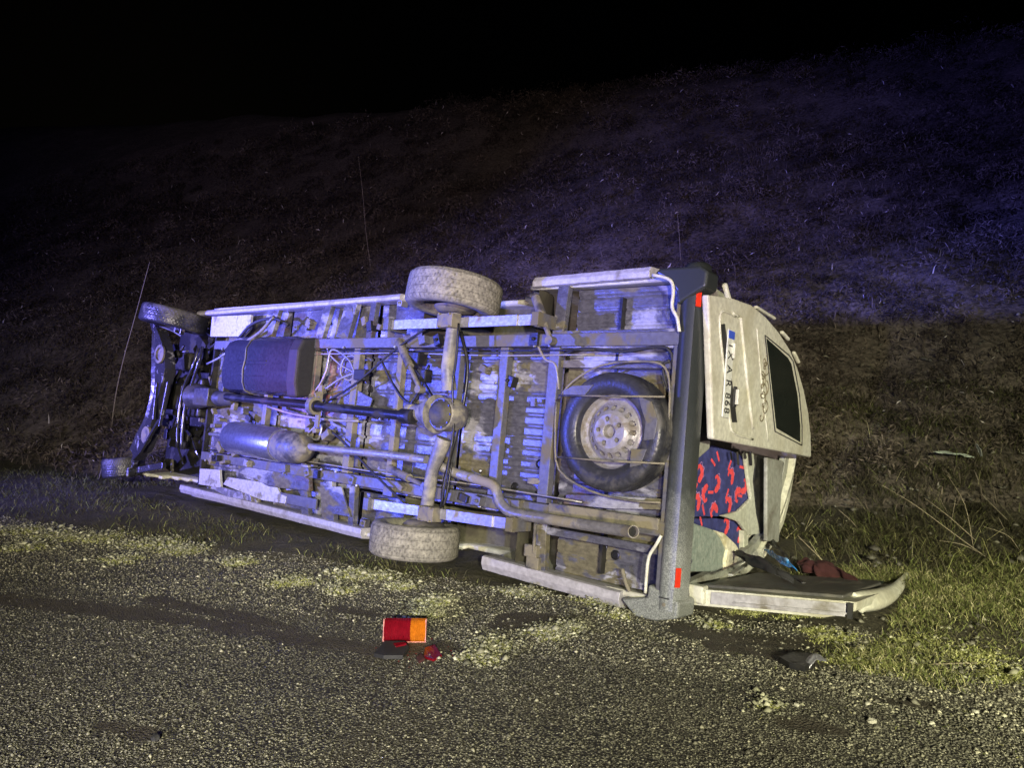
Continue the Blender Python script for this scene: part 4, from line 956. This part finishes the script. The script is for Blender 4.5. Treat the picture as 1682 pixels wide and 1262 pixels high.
# ---- rear bumper
bm_mb = MB(); prof = [(-.12, .08), (-.135, .03), (-.135, -.03), (-.12, -.07), (-.09, -.088), (-.06, -.090), (-.025, -.078), (-.006, -.045), (.0, .0), (-.002, .07), (-.03, .09), (-.06, .08)]
zz = list(np.linspace(-0.02, 1.97, 30)); m = len(prof); rowz = []
def bsec(z, xo=0, yo=0, k=1.0): return [(x_ * k + xo, y_ * k + yo, z) for x_, y_ in prof]
rows = []
rows.append(bsec(2.03, -.03, .06, .55)); rows.append(bsec(2.01, -.012, .02, .85))
for z in zz[::-1]: rows.append(bsec(z + 0.0, .0, .0, 1.0 + 0.0))
for r_ in rows: bm_mb.v += r_
bm_mb.f = [(i * m + k, i * m + (k + 1) % m, (i + 1) * m + (k + 1) % m, (i + 1) * m + k) for i in range(len(rows) - 1) for k in range(m)] + [tuple(range(m))[::-1], tuple(range((len(rows) - 1) * m, len(rows) * m))]
bm_mb.mi = [0] * len(bm_mb.f)
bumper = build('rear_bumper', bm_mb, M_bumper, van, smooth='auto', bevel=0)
# wrap-round corner caps
def corner(pxs, y0, t, label=None):
    mb = MB(); mb.prism([P(a_, b_, 1, y0) for a_, b_ in pxs], (0, t, 0)); return build('bumper_corner', mb, M_bumper, bumper, bevel=0.018, bseg=3, label=label)
corner([(1018, 984), (1062, 982), (1064, 960), (1115, 990), (1112, 1018), (1075, 1021), (1042, 1014)], -.075, .22, 'scraped lower bumper corner')
corner([(1074, 448), (1084, 440), (1150, 436), (1163, 444), (1160, 470), (1112, 500), (1110, 478), (1098, 462)], -.100, .16)
# torn bright flange between bumper and floor
mb = MB(); fl = [(1060, 975), (1062, 945), (1066, 915), (1078, 895), (1086, 880)]; mb.tube([P(a_, b_, 1, -.10) for a_, b_ in fl], .010, 8, smooth=4)
fl = [(1072, 452), (1088, 455), (1102, 462), (1106, 478), (1104, 505), (1112, 522), (1116, 545)]; mb.tube([P(a_, b_, 1, -.10) for a_, b_ in fl], .011, 8, smooth=4)
build('torn_bumper_flange', mb, M_white, bumper, smooth=True)
for q, lb in (((1158, 492), 'upper red reflector'), ((1119, 950), 'lower red reflector')):
    c_ = P(*q, 0, .0); mb = MB(); nn = Vector((.80, -.60, 0)); b0 = Vector((-.0135, -.064, c_.z)) + nn * .003; mb.bar(b0 - Vector((0, 0, .055)), b0 + Vector((0, 0, .055)), .034, .008, nn); build('reflector', mb, M_reflect, bumper, bevel=0.002, label=lb)
mb = MB()
for z in (1.93, .05): mb.box((-.075, -.0895, z), (.03, .002, .0035))
build('bumper_seam', mb, M_black, bumper)
mb = MB()
for q in ((1138, 462), (1116, 1000)): c_ = P(*q, 1, -.09); mb.lathe((-.075, -.086, c_.z), (0, -1, 0), [(.012, 0), (.012, .006), (0, .007)], 8)
build('bumper_bolt', mb, M_dirtym, bumper)

# ---- rear end frame and doors
def bend(x, y): return x - 0.012 * max(0.0, y - 0.6) ** 2
def panel_yz(name, poly, x0, t, mat, par, bev=0.008, cuts=None, label=None, bendit=True):
    """flat panel outlined in (y, z), standing at x0, t thick, bent to follow the tail"""
    bm = bmesh.new(); vs_ = [bm.verts.new((x0, p[0], p[1])) for p in poly]; bm.faces.new(vs_)
    for yc_ in np.arange(0.2, 2.2, 0.1):
        bmesh.ops.bisect_plane(bm, geom=bm.verts[:] + bm.edges[:] + bm.faces[:], plane_co=(0, yc_, 0), plane_no=(0, 1, 0))
    r = bmesh.ops.extrude_face_region(bm, geom=bm.faces[:])
    for e_ in r['geom']:
        if isinstance(e_, bmesh.types.BMVert): e_.co.x -= t
    if bendit:
        for v_ in bm.verts: v_.co.x = bend(v_.co.x, v_.co.y)
    bmesh.ops.recalc_face_normals(bm, faces=bm.faces)
    me = bpy.data.meshes.new(name); bm.to_mesh(me); bm.free(); me.materials.append(mat)
    o = bpy.data.objects.new(name, me); COL.objects.link(o); o.parent = par
    if bev:
        b_ = o.modifiers.new('bevel', 'BEVEL'); b_.width = bev; b_.segments = 2; b_.limit_method = 'ANGLE'; b_.angle_limit = radians(35)
    if label: o['label'] = label
    return o
def yz(pxs, x=0.0): return [(P(a_, b_, 0, x).y, P(a_, b_, 0, x).z) for a_, b_ in pxs]
XD = 0.05
door = empty('rear_door', (0, 0, 0)); door.parent = van; door['label'] = 'closed upper rear door with number plate'
dp = yz([(1164, 484), (1172, 722), (1338, 752), (1337, 715), (1332, 675), (1324, 640), (1313, 605), (1300, 575), (1280, 545), (1258, 520), (1235, 501), (1205, 490)], XD)
panel_yz('door_skin', dp, XD, .045, M_white, door, .012)
panel_yz('window', yz([(1259, 556), (1276, 704), (1317, 727), (1317, 700), (1312, 650), (1301, 598), (1295, 588)], XD), XD + .004, .012, M_glass, door, .004)
wf = [(1256, 551), (1273, 709), (1320, 732), (1320, 700), (1315, 648), (1304, 594), (1297, 584)]
mb = MB(); wfp = [Vector((bend(XD + .004, y_), y_, z_)) for y_, z_ in yz(wf, XD)]; mb.tube(wfp + [wfp[0]], .004, 6); build('window_rubber', mb, M_black, door, smooth=True)
# pressed ridges around the plate recess and along the waist
mb = MB()
for line, r_ in (([(1216, 522), (1222, 580), (1228, 640), (1236, 705)], .012), ([(1208, 520), (1186, 512), (1182, 540), (1190, 620), (1198, 690), (1206, 712), (1236, 722)], .008), ([(1243, 540), (1250, 620), (1262, 725)], .004), ([(1203, 515), (1212, 520)], .01)):
    pts = catmull([Vector((bend(XD + .001, y_), y_, z_)) for y_, z_ in yz(line, XD)], 5); mb.tube(pts, r_, 8)
build('pressed_ridge', mb, M_white, door, smooth=True)
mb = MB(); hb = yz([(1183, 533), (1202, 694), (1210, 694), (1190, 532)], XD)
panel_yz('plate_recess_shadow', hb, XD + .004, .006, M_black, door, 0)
# number plate with its characters
def text_mesh(s, size, ex=0.001):
    c = bpy.data.curves.new('characters', 'FONT'); c.body = s; c.size = size; c.extrude = ex; c.align_x = 'CENTER'; c.align_y = 'CENTER'; c.space_character = 1.15
    o = bpy.data.objects.new('tmp', c); COL.objects.link(o); bpy.context.view_layer.update()
    me = bpy.data.meshes.new_from_object(o); bpy.data.objects.remove(o); bpy.data.curves.remove(c); return me
pc0, pc1 = P(1190, 536, 0, XD + .02), P(1207, 688, 0, XD + .02)
pcen = (pc0 + P(1209, 690, 0, XD + .02)) / 2; pcen.y -= 0.012
hz = abs(pc0.z - pc1.z) / 2; hy = 0.046
mb = MB(); mb.box((XD + .012, pcen.y, pcen.z), (.004, hy, hz)); mb.m = 1
mb.box((XD + .0175, pcen.y, pcen.z + hz - .03), (.002, hy * .9, .024))
pl = build('number_plate', mb, [M_plate, M_blue, M_ink], door)
tm = text_mesh('TX A R 868', 0.105)
bb = [v_.co.x for v_ in tm.vertices]; kx = (2 * hz - .10) / (max(bb) - min(bb)); mx_ = (max(bb) + min(bb)) / 2
for v_ in tm.vertices:
    x_, y_, z_ = v_.co; v_.co = (XD + .0175 + z_, pcen.y + y_ * 1.0, pcen.z - .025 - (x_ - mx_) * kx)
tm.materials.clear(); tm.materials.append(M_ink); to = bpy.data.objects.new('plate_characters', tm); COL.objects.link(to); to.parent = door
for q in ((1206, 576), (1212, 652)):
    c_ = P(*q, 0, XD + .03); mb = MB(); mb.box((XD + .006, c_.y + .012, c_.z), (.006, .024, .065)); mb.m = 1; mb.box((XD + .020, c_.y + .018, c_.z), (.012, .014, .048))
    build('plate_lamp', mb, [M_black, M_white], door, bevel=0.006)
# looping script sticker on the door
sc0 = P(1254, 636, 0, XD)
mb = MB()
for (oy, oz, sy, szz, tw_) in ((0, .16, .03, .03, 2), (0, 0.03, .055, .14, 3), (.03, -.06, .045, .10, 2), (-.02, .05, .03, .08, 2), (.05, -.14, .035, .03, 1), (0, -.20, .03, .03, 1)):
    pts = []
    for k in range(26):
        t = k / 25; a = 2 * pi * tw_ * t
        yy = sc0.y + oy + sy * sin(a) * (1 - .3 * t) + sy * .4 * sin(a * .5 + 1); z_ = sc0.z + oz + szz * (1 - 2 * t) * .8 + .03 * cos(a)
        pts.append(Vector((bend(XD + .001, yy), yy, z_)))
    mb.tube(pts, .0045, 5)
build('script_sticker', mb, M_script, door)
# hinges
mb = MB()
for q0, q1, w_ in (((1187, 466), (1194, 500), .035), ((1238, 504), (1268, 524), .022), ((1282, 545), (1292, 558), .026), ((1303, 578), (1310, 596), .022)):
    a_, b_ = P(*q0, 0, .01), P(*q1, 0, .01); a_.x, b_.x = bend(.02, a_.y), bend(.03, b_.y); mb.bar(a_, b_, w_, .03, (1, 0, 0))
build('door_hinge', mb, M_white, door, bevel=0.012, bseg=3)
# lower rear opening: outer roof and side frame, inner rings
rim_o = [(2.13, .93), (2.10, .80), (2.02, .58), (1.92, .42), (1.78, .30), (1.50, .17), (1.15, .08), (.70, .01), (.25, -.02), (.10, -.01)]
def ring_panel(name, off0, off1, x0, t, mat, closed=True):
    c0_ = Vector((1.0, .975)); a_ = []; b_ = []
    for (y_, z_) in rim_o:
        v_ = Vector((y_, z_)); d_ = (c0_ - v_).normalized(); a_.append(v_ + d_ * off0); b_.append(v_ + d_ * off1)
    return panel_yz(name, [tuple(q) for q in a_] + [tuple(q) for q in b_[::-1]], x0, t, mat, van, .006)
ring_panel('door_frame', -.01, .05, -.10, .06, M_white)
ring_panel('door_frame_inner', .052, .13, -.14, .05, M_trim)
panel_yz('roof_lining', yz([(1245, 748), (1292, 760), (1286, 890), (1256, 890), (1246, 845), (1240, 790)], -.15), -.15, .02, M_dark, van, 0)
panel_yz('roof_cross_panel', yz([(1262, 752), (1290, 758), (1283, 892), (1262, 890)], -.06), -.06, .03, M_trim, van, .01)
panel_yz('quarter_trim', yz([(1225, 745), (1240, 745), (1244, 790), (1246, 812), (1258, 835), (1256, 878), (1232, 880), (1215, 858), (1185, 848), (1215, 840), (1236, 820)], -.16), -.16, .03, M_pale, van, .01)
mb = MB()
for px0 in (1200, 1211, 1222, 1232):
    c0_, c1_ = P(px0, 742, 0, -.14), P(px0 + 2, 765, 0, -.14); mb.bar(c0_, c1_ + Vector((0, 0, (px0 % 7) * .012)), .008 + (px0 % 5) * .004, .02)
build('seat_belt_clutter', mb, M_dark, van, bevel=.006)
# dark sheet added inside so that the cabin reads dark
mb = MB(); mb.span((-.62, .06, .08), (-.60, 1.95, 1.85)); build('cabin_dark_sheet', mb, M_dark, van)
# seats
def seat(pxs, x, t, label, prints, rot0=0):
    s_ = empty('seat', (0, 0, 0)); s_.parent = van; s_['label'] = label
    panel_yz('backrest', yz(pxs, x), x, t, M_navy, s_, .03, bendit=False)
    mr, ml = MB(), MB()
    for (a_, b_, k, ang) in prints:
        c_ = P(a_, b_, 0, x + .003)
        if k == 'c':      # curled motif
            for mbq, r0, w_, off, tot in ((mr, .042, .052, 0, 4.2), (ml, .068, .009, .25, 2.0)):
                n_ = 10; vs_ = []
                for i in range(n_ + 1):
                    th = ang + off + tot * (i / n_ - .5); rr_ = r0 * (1 + .12 * sin(i * 1.7)); ww = w_ * (.45 + .55 * sin(pi * min(1, i / n_ + .15)))
                    vs_ += [(x + .0015, c_.y + (rr_ - ww / 2) * cos(th), c_.z + (rr_ - ww / 2) * sin(th)), (x + .0015, c_.y + (rr_ + ww / 2) * cos(th), c_.z + (rr_ + ww / 2) * sin(th))]
                mbq.add(vs_, [(2 * i, 2 * i + 1, 2 * i + 3, 2 * i + 2) for i in range(n_)])
        else:
            mr.bar((x + .0008, c_.y - .04 * cos(ang), c_.z - .04 * sin(ang)), (x + .0008, c_.y + .04 * cos(ang), c_.z + .04 * sin(ang)), .02, .0015, (1, 0, 0))
    build('fabric_print', mr, M_pinkp, s_, recalc=False); build('fabric_print', ml, M_lilac, s_, recalc=False)
    return s_
pr1 = [(1149, 777, 'c', .3), (1177, 794, 'c', 0.1), (1200, 784, 'c', .9), (1222, 798, 'c', -.4), (1144, 826, 'c', .9), (1196, 830, 'c', .7), (1173, 842, 'c', 2.0), (1160, 812, 'c', 3.2), (1213, 815, 'c', 2.6),
       (1172, 760, 'b', -.5), (1219, 768, 'b', -.1), (1199, 765, 'b', 1.0), (1168, 809, 'b', 0), (1216, 815, 'b', -.1), (1143, 803, 'b', 1.0), (1195, 812, 'b', 1.1), (1180, 750, 'b', -.9), (1216, 840, 'b', 0.2), (1156, 838, 'b', -1.0)]
seat([(1128, 752), (1150, 742), (1172, 732), (1205, 742), (1225, 752), (1235, 768), (1236, 815), (1231, 838), (1205, 842), (1180, 849), (1128, 850)], -.20, .12, 'navy seat with red curled print, upper of the two', pr1)
pr2 = [(1192, 864, 'c', .3), (1213, 878, 'c', .4), (1152, 856, 'b', -1.0), (1223, 890, 'b', 1.2)]
seat([(1128, 853), (1175, 852), (1205, 856), (1224, 866), (1228, 880), (1226, 905), (1200, 905), (1128, 905)], -.22, .12, 'navy seat with red curled print, lower of the two', pr2)
panel_yz('seat_back_shell', yz([(1120, 852), (1146, 862), (1170, 870), (1188, 882), (1200, 905), (1196, 932), (1182, 940), (1120, 940)], -.13), -.13, .05, M_shell, van, .015, bendit=False)
panel_yz('seat_foam', yz([(1176, 872), (1190, 876), (1210, 895), (1217, 908), (1210, 928), (1192, 938), (1192, 920), (1196, 905), (1188, 886)], -.11), -.11, .07, M_foam, van, .02, bendit=False)
panel_yz('parcel_panel', yz([(1120, 728), (1168, 724), (1166, 738), (1150, 752), (1128, 765), (1120, 765)], -.12), -.12, .03, M_trim, van, .01, bendit=False)
panel_yz('seat_edge_rail', yz([(1222, 872), (1229, 874), (1230, 918), (1222, 918)], -.18), -.18, .04, M_pale, van, .005, bendit=False)

# ---- opened rear door lying on the ground
od = empty('open_rear_door', (0.07, 0.2, 0.03)); od.parent = van; od['label'] = 'open lower rear door lying flat with its trim side up'
A, B, C_, D = (P(1128, 975, 1, .20) - Vector(od.location)), (P(1413, 1000, 1, .20) - Vector(od.location)), None, None
wx = B.x; zt = B.z
def DP(u_, v_, w_): return Vector((A.x + (B.x - A.x) * u_, v_, A.z + (B.z - A.z) * u_ + w_ + 0.035))
L_ = 1.62
nU, nV = 18, 22; mb = MB()
def skin(u_, v_):
    k = max(0, (u_ - .93) / .07); kv = max(0, (v_ - .9 * L_) / (.1 * L_))
    return DP(u_ + 0.02 * k, v_, 0.05 * 0 - 0.0)
vt, vb = [], []
for i in range(nU + 1):
    for j in range(nV + 1):
        u_ = i / nU; v_ = L_ * j / nV; lim = .98 - .30 * max(0, (v_ / L_ - .45) / .55) ** 2
        
        vt.append(DP(u_ * lim, v_, -.005)); vb.append(DP(u_ * lim, v_, -.10 + .05 * max(0, (u_ - .85) / .15) + .05 * max(0, (v_ / L_ - .9) / .1)))
m = nV + 1; fs_ = []; N0 = len(vt)
for i in range(nU):
    for j in range(nV):
        a_ = i * m + j; fs_ += [(a_, a_ + 1, a_ + m + 1, a_ + m), (a_ + N0, a_ + m + N0, a_ + m + 1 + N0, a_ + 1 + N0)]
for j in range(nV): fs_ += [(j, j + N0, j + 1 + N0, j + 1), (nU * m + j, nU * m + j + 1, nU * m + j + 1 + N0, nU * m + j + N0)]
for i in range(nU): fs_ += [(i * m, (i + 1) * m, (i + 1) * m + N0, i * m + N0), (i * m + nV, i * m + nV + N0, (i + 1) * m + nV + N0, (i + 1) * m + nV)]
mb.add(vt + vb, fs_); build('door_skin', mb, M_white, od, bevel=.012)
mb = MB(); mb.prism([DP(.06, .05, .0), DP(.90, .05, .0), DP(.90, .85, .0), DP(.86, .95, 0), DP(.06, .95, .0)], (0, 0, .02)); build('door_trim', mb, m_plain('dark_grey_door_trim', (0.085, 0.085, 0.078), 0.5, 0, (0.16, 0.15, 0.12), 5, (.5, .7), .3, 40), od, bevel=.01)
mb = MB(); mb.prism([DP(.08, 1.0, .0), DP(.88, 1.0, .0), DP(.78, 1.48, .0), DP(.10, 1.5, .0)], (0, 0, .012)); build('window', mb, M_glass, od, bevel=.004)
# bottom edge strip of the door: the long lilac-grey band
mb = MB(); mb.prism([DP(.16, -.008, -.015), DP(.93, -.008, -.015), DP(.93, -.008, -.085), DP(.16, -.008, -.085)], (0, .02, 0)); mb.prism([DP(.30, -.02, -.060), DP(.95, -.02, -.060), DP(.95, -.02, -.068), DP(.30, -.02, -.068)], (0, .02, 0))
build('door_bottom_edge', mb, M_sill, od, bevel=.004)
# upturned free edge of the door: cream curved flange
lo = [P(*q, 2, z_) for q, z_ in (((1404, 1000), .10), ((1415, 1006), .10), ((1445, 1003), .10), ((1468, 990), .11), ((1481, 970), .14), ((1490, 948), .18))]
hi = [P(*q, 2, z_) for q, z_ in (((1402, 974), .205), ((1418, 970), .21), ((1446, 966), .21), ((1464, 960), .205), ((1477, 950), .22), ((1489, 940), .24))]
lo, hi = catmull(lo, 4), catmull(hi, 4); o0 = Vector(od.location); mb = MB(); vs_ = []; K = 7
for a_, b_ in zip(lo, hi):
    for k in range(K):
        t = k / (K - 1); p = a_.lerp(b_, t) - o0; p += Vector((.035, -.02, 0)) * sin(pi * t); vs_.append(p)
mb.add(vs_, [(i * K + k, i * K + k + 1, (i + 1) * K + k + 1, (i + 1) * K + k) for i in range(len(lo) - 1) for k in range(K - 1)])
o = build('door_free_edge', mb, M_white, od, smooth=True); so = o.modifiers.new('t', 'SOLIDIFY'); so.thickness = .03; so.offset = -1
mb = MB(); mb.box(DP(.07, -.0, -.03), (.05, .04, .05)); mb.box(DP(.02, .02, -.06), (.03, .05, .02)); mb.box(DP(.11, -.005, -.05), (.018, .03, .04)); build('door_hinge', mb, M_white, od, bevel=.008)
mb = MB(); mb.box(DP(.955, -.015, -.05), (.012, .01, .04)); build('door_seal_end', mb, M_black, od)

# ---------------------------------------------------------------- loose things
def vw(p): return VM @ Vector(p) + VT
def cloth(name, pts, rad, mat, label, cat, seed=1):
    """crumpled sheet following a centre line in the world"""
    r_ = random.Random(seed); mb = MB(); n_ = 14; k_ = 9; c = catmull([Vector(p) for p in pts], 5); c = [c[int(i * (len(c) - 1) / n_)] for i in range(n_ + 1)]
    vs_ = []
    for i, p in enumerate(c):
        for j in range(k_):
            t = j / (k_ - 1) * 2 - 1; w_ = rad * (1 - .6 * abs(i / n_ * 2 - 1) ** 3)
            vs_.append(p + Vector((r_.uniform(-.2, .2) * w_, t * w_, r_.uniform(-.15, .35) * w_ + .35 * w_ * (1 - t * t))))
    mb.add(vs_, [(i * k_ + j, i * k_ + j + 1, (i + 1) * k_ + j + 1, (i + 1) * k_ + j) for i in range(n_) for j in range(k_ - 1)])
    o = build(name, mb, mat, smooth=True, recalc=False); b0 = Vector(pts[0])
    for v_ in o.data.vertices: v_.co -= b0
    o.location = b0
    so = o.modifiers.new('thick', 'SOLIDIFY'); so.thickness = .006
    sd = o.modifiers.new('sub', 'SUBSURF'); sd.levels = 1; sd.render_levels = 1
    return tag(o, label, cat)
def dw(a_, b_, h=.03):   # a world point on the open door's trim, seen at a photo position
    p = P(a_, b_, 2, .17 + h); return vw(p)
cloth('plastic_bag', [dw(1258, 908, .08), dw(1280, 922, .08), dw(1308, 938, .06)], .07, M_bluecloth, 'shiny blue plastic bag lying where the open door meets the van', 'bag', 3)
cloth('red_cloth', [dw(1315, 935, 0), dw(1350, 942, 0), dw(1405, 958, 0)], .16, M_redcloth, 'dark red cloth spread over the open rear door', 'cloth', 4)
cloth('black_jacket', [dw(1205, 915, .04), dw(1245, 935, .06), dw(1300, 958, .03)], .13, M_black, 'black crumpled jacket in the lower rear opening', 'jacket', 5)
cloth('black_jacket', [dw(1262, 882, .12), dw(1272, 900, .10), dw(1302, 930, .05)], .08, M_dark, 'dark shiny bundle hanging below the roof edge of the van', 'jacket', 8)
mb = MB(); mb.bar(dw(1200, 945), dw(1240, 918, .03), .03, .012, (0, 0, 1)); o = build('wiper_arm', mb, M_trim, bevel=.003); tag(o, 'grey metal strip propped in the rear opening beside the seat foam', 'metal strip')
mb = MB(); mb.bar(dw(1250, 918, .03), dw(1320, 958), .025, .010, (0, 0, 1)); o = build('trim_strip', mb, M_dark, bevel=.003); tag(o, 'long dark trim strip sloping down on the open door', 'trim strip')
mb = MB(); mb.lathe((0, 0, 0), (0, 0, 1), [(0, 0), (.03, .0), (.035, .02), (.02, .035), (0, .04)], 10); o = build('crumpled_tissue', mb, M_foam, smooth=True); o.location = dw(1250, 912, .02); o.rotation_euler = (.4, .3, .2); tag(o, 'small crumpled white tissue above the black jacket', 'tissue')

# tail lamp on the road
lp = Wg(665, 1056); tl = empty('tail_lamp', lp, (0, 0, radians(-2)))
tag(tl, 'red and amber tail lamp unit standing on the road in front of the rear wheel', 'tail lamp')
def lens(name, x0, x1, mat):
    mb = MB(); n_ = 10; vs_ = []; H_ = .112
    cols = max(4, int((x1 - x0) / .006))
    for i in range(cols + 1):
        xx = x0 + (x1 - x0) * i / cols
        for j in range(n_ + 1):
            t = j / n_; a = t * pi
            yy = -.035 * sin(a) ** .6 - (.003 if i % 2 else 0)
            vs_.append((xx, yy, .006 + H_ * t))
    k = n_ + 1; mb.add(vs_, [(i * k + j, i * k + j + 1, (i + 1) * k + j + 1, (i + 1) * k + j) for i in range(cols) for j in range(n_)])
    o = build(name, mb, mat, tl, recalc=False); so = o.modifiers.new('t', 'SOLIDIFY'); so.thickness = .004; return o
lens('red_lens', -.105, .030, M_red); lens('amber_lens', .032, .108, M_amber)
mb = MB(); mb.span((-.108, .004, .002), (.110, .035, .122)); build('lamp_housing', mb, m_plain('grey_lamp_housing', (.16, .15, .15), .5), tl, bevel=.008)
mb = MB(); mb.span((-.112, -.006, .112), (.112, .0, .120)); mb.span((-.112, -.006, .0), (.112, .0, .006)); mb.span((-.113, -.03, .004), (-.107, .0, .118)); mb.span((.107, -.03, .004), (.113, .0, .118)); build('lens_rim', mb, m_plain('pinkish_clear_lens_rim', (.55, .22, .2), .2), tl, bevel=.002)
tl.rotation_euler = (radians(-18), 0, radians(-1))
def shard(name, px, mat, label, cat, t=.012):
    pts = [Wg(a_, b_) for a_, b_ in px]; c_ = sum(pts, Vector()) / len(pts); mb = MB()
    ps_ = [(p.x - c_.x, p.y - c_.y, p.z - c_.z + .004 + random.random() * .012) for p in pts]
    mb.prism(ps_, (0, 0, t)); o = build(name, mb, mat, bevel=.002); o.location = c_; return tag(o, label, cat)
shard('plastic_shard', [(614, 1082), (632, 1062), (665, 1064), (672, 1072), (662, 1086), (630, 1088)], M_black, 'black jagged plastic shard below the tail lamp on the road', 'plastic shard', .02)
shard('lens_fragment', [(696, 1084), (698, 1070), (714, 1068), (726, 1084), (712, 1090)], M_red, 'dark red broken lens fragment right of the black shard', 'lens fragment')
shard('lens_fragment', [(646, 1068), (664, 1066), (668, 1070), (650, 1074)], M_red, 'thin red lens splinter lying on the black shard', 'lens fragment', .03)
shard('lens_fragment', [(684, 1088), (692, 1082), (698, 1090), (688, 1094)], M_redcloth, 'tiny dark lens chip between the shard and the red fragment', 'lens fragment')
o = shard('crumpled_plastic', [(1280, 1092), (1302, 1084), (1340, 1086), (1336, 1102), (1322, 1110), (1296, 1104)], M_dark, 'dark crumpled plastic sheet on the mud right of the bumper', 'plastic sheet', .03)
# torn pale foil piece beside it
cf = Wg(1338, 1100); cloth('foil_scrap', [cf + Vector((-.05, -.03, .02)), cf + Vector((0, 0, .05)), cf + Vector((.06, .02, .03))], .035, m_plain('pale_torn_foil', (.30, .30, .33), .3, .5), 'pale torn foil scrap at the right end of the crumpled plastic', 'foil scrap', 12)
spc = Wg(690, 1075); nS = 26; sx_ = spc.x + rng.normal(0, .13, nS); sy_ = spc.y + rng.normal(0, .07, nS)
pebbles('lens_splinters', sx_, sy_, rng.uniform(.003, .008, nS), np.zeros(nS), 'tiny red lens splinters sprinkled round the broken tail lamp', 0, M_red)
# lumps and stones
def stone(px, r, mat, label, cat='stone', name='stone', flat=.7, seed=0):
    r_ = random.Random(seed); bm = bmesh.new(); bmesh.ops.create_icosphere(bm, subdivisions=2, radius=1)
    for v_ in bm.verts: v_.co *= r * (1 + r_.uniform(-.22, .18)); v_.co.z *= flat
    me = bpy.data.meshes.new(name); bm.to_mesh(me); bm.free(); me.materials.append(mat)
    o = bpy.data.objects.new(name, me); COL.objects.link(o); o.location = Wg(*px) + Vector((0, 0, r * flat * .5)); return tag(o, label, cat)
stone((255, 1216), .018, M_black, 'small black lump alone on the bare road at lower left', 'lump', 'rubber_lump', .8, 1)
stone((308 + 1000, 1160), .013, M_stone, 'pale stone on the road at the foot of the stony verge', seed=2)
stone((1432, 1188), .018, M_stone, 'largest pale stone, lowest on the stony verge', seed=3)
stone((1425, 1158), .012, M_stone, 'rounded pale stone just above the largest one', seed=4)
stone((1672 - 70, 1172), .014, M_stone, 'pale stone near the right edge of the verge', seed=5)
stone((1530, 1190), .011, M_stone, 'small pale stone between the largest one and the right edge', seed=6)
# litter scrap on the bank
lc = Wh(1556, 762); o = cloth('paper_scrap', [lc + Vector((-.18, -.1, .12)), lc + Vector((0, -.1, .1)), lc + Vector((.2, -.1, .07))], .05, m_plain('pale_green_paper', (.45, .52, .42), .7), 'pale crumpled paper scrap caught in the weeds on the bank', 'paper scrap', 9)
lc = Wh(1598, 752); cloth('paper_scrap', [lc + Vector((-.03, -.1, .14)), lc + Vector((0, -.1, .08)), lc + Vector((.02, -.1, .02))], .03, m_plain('pale_paper', (.4, .42, .36), .7), 'small pale scrap right of the larger paper one', 'paper scrap', 10)
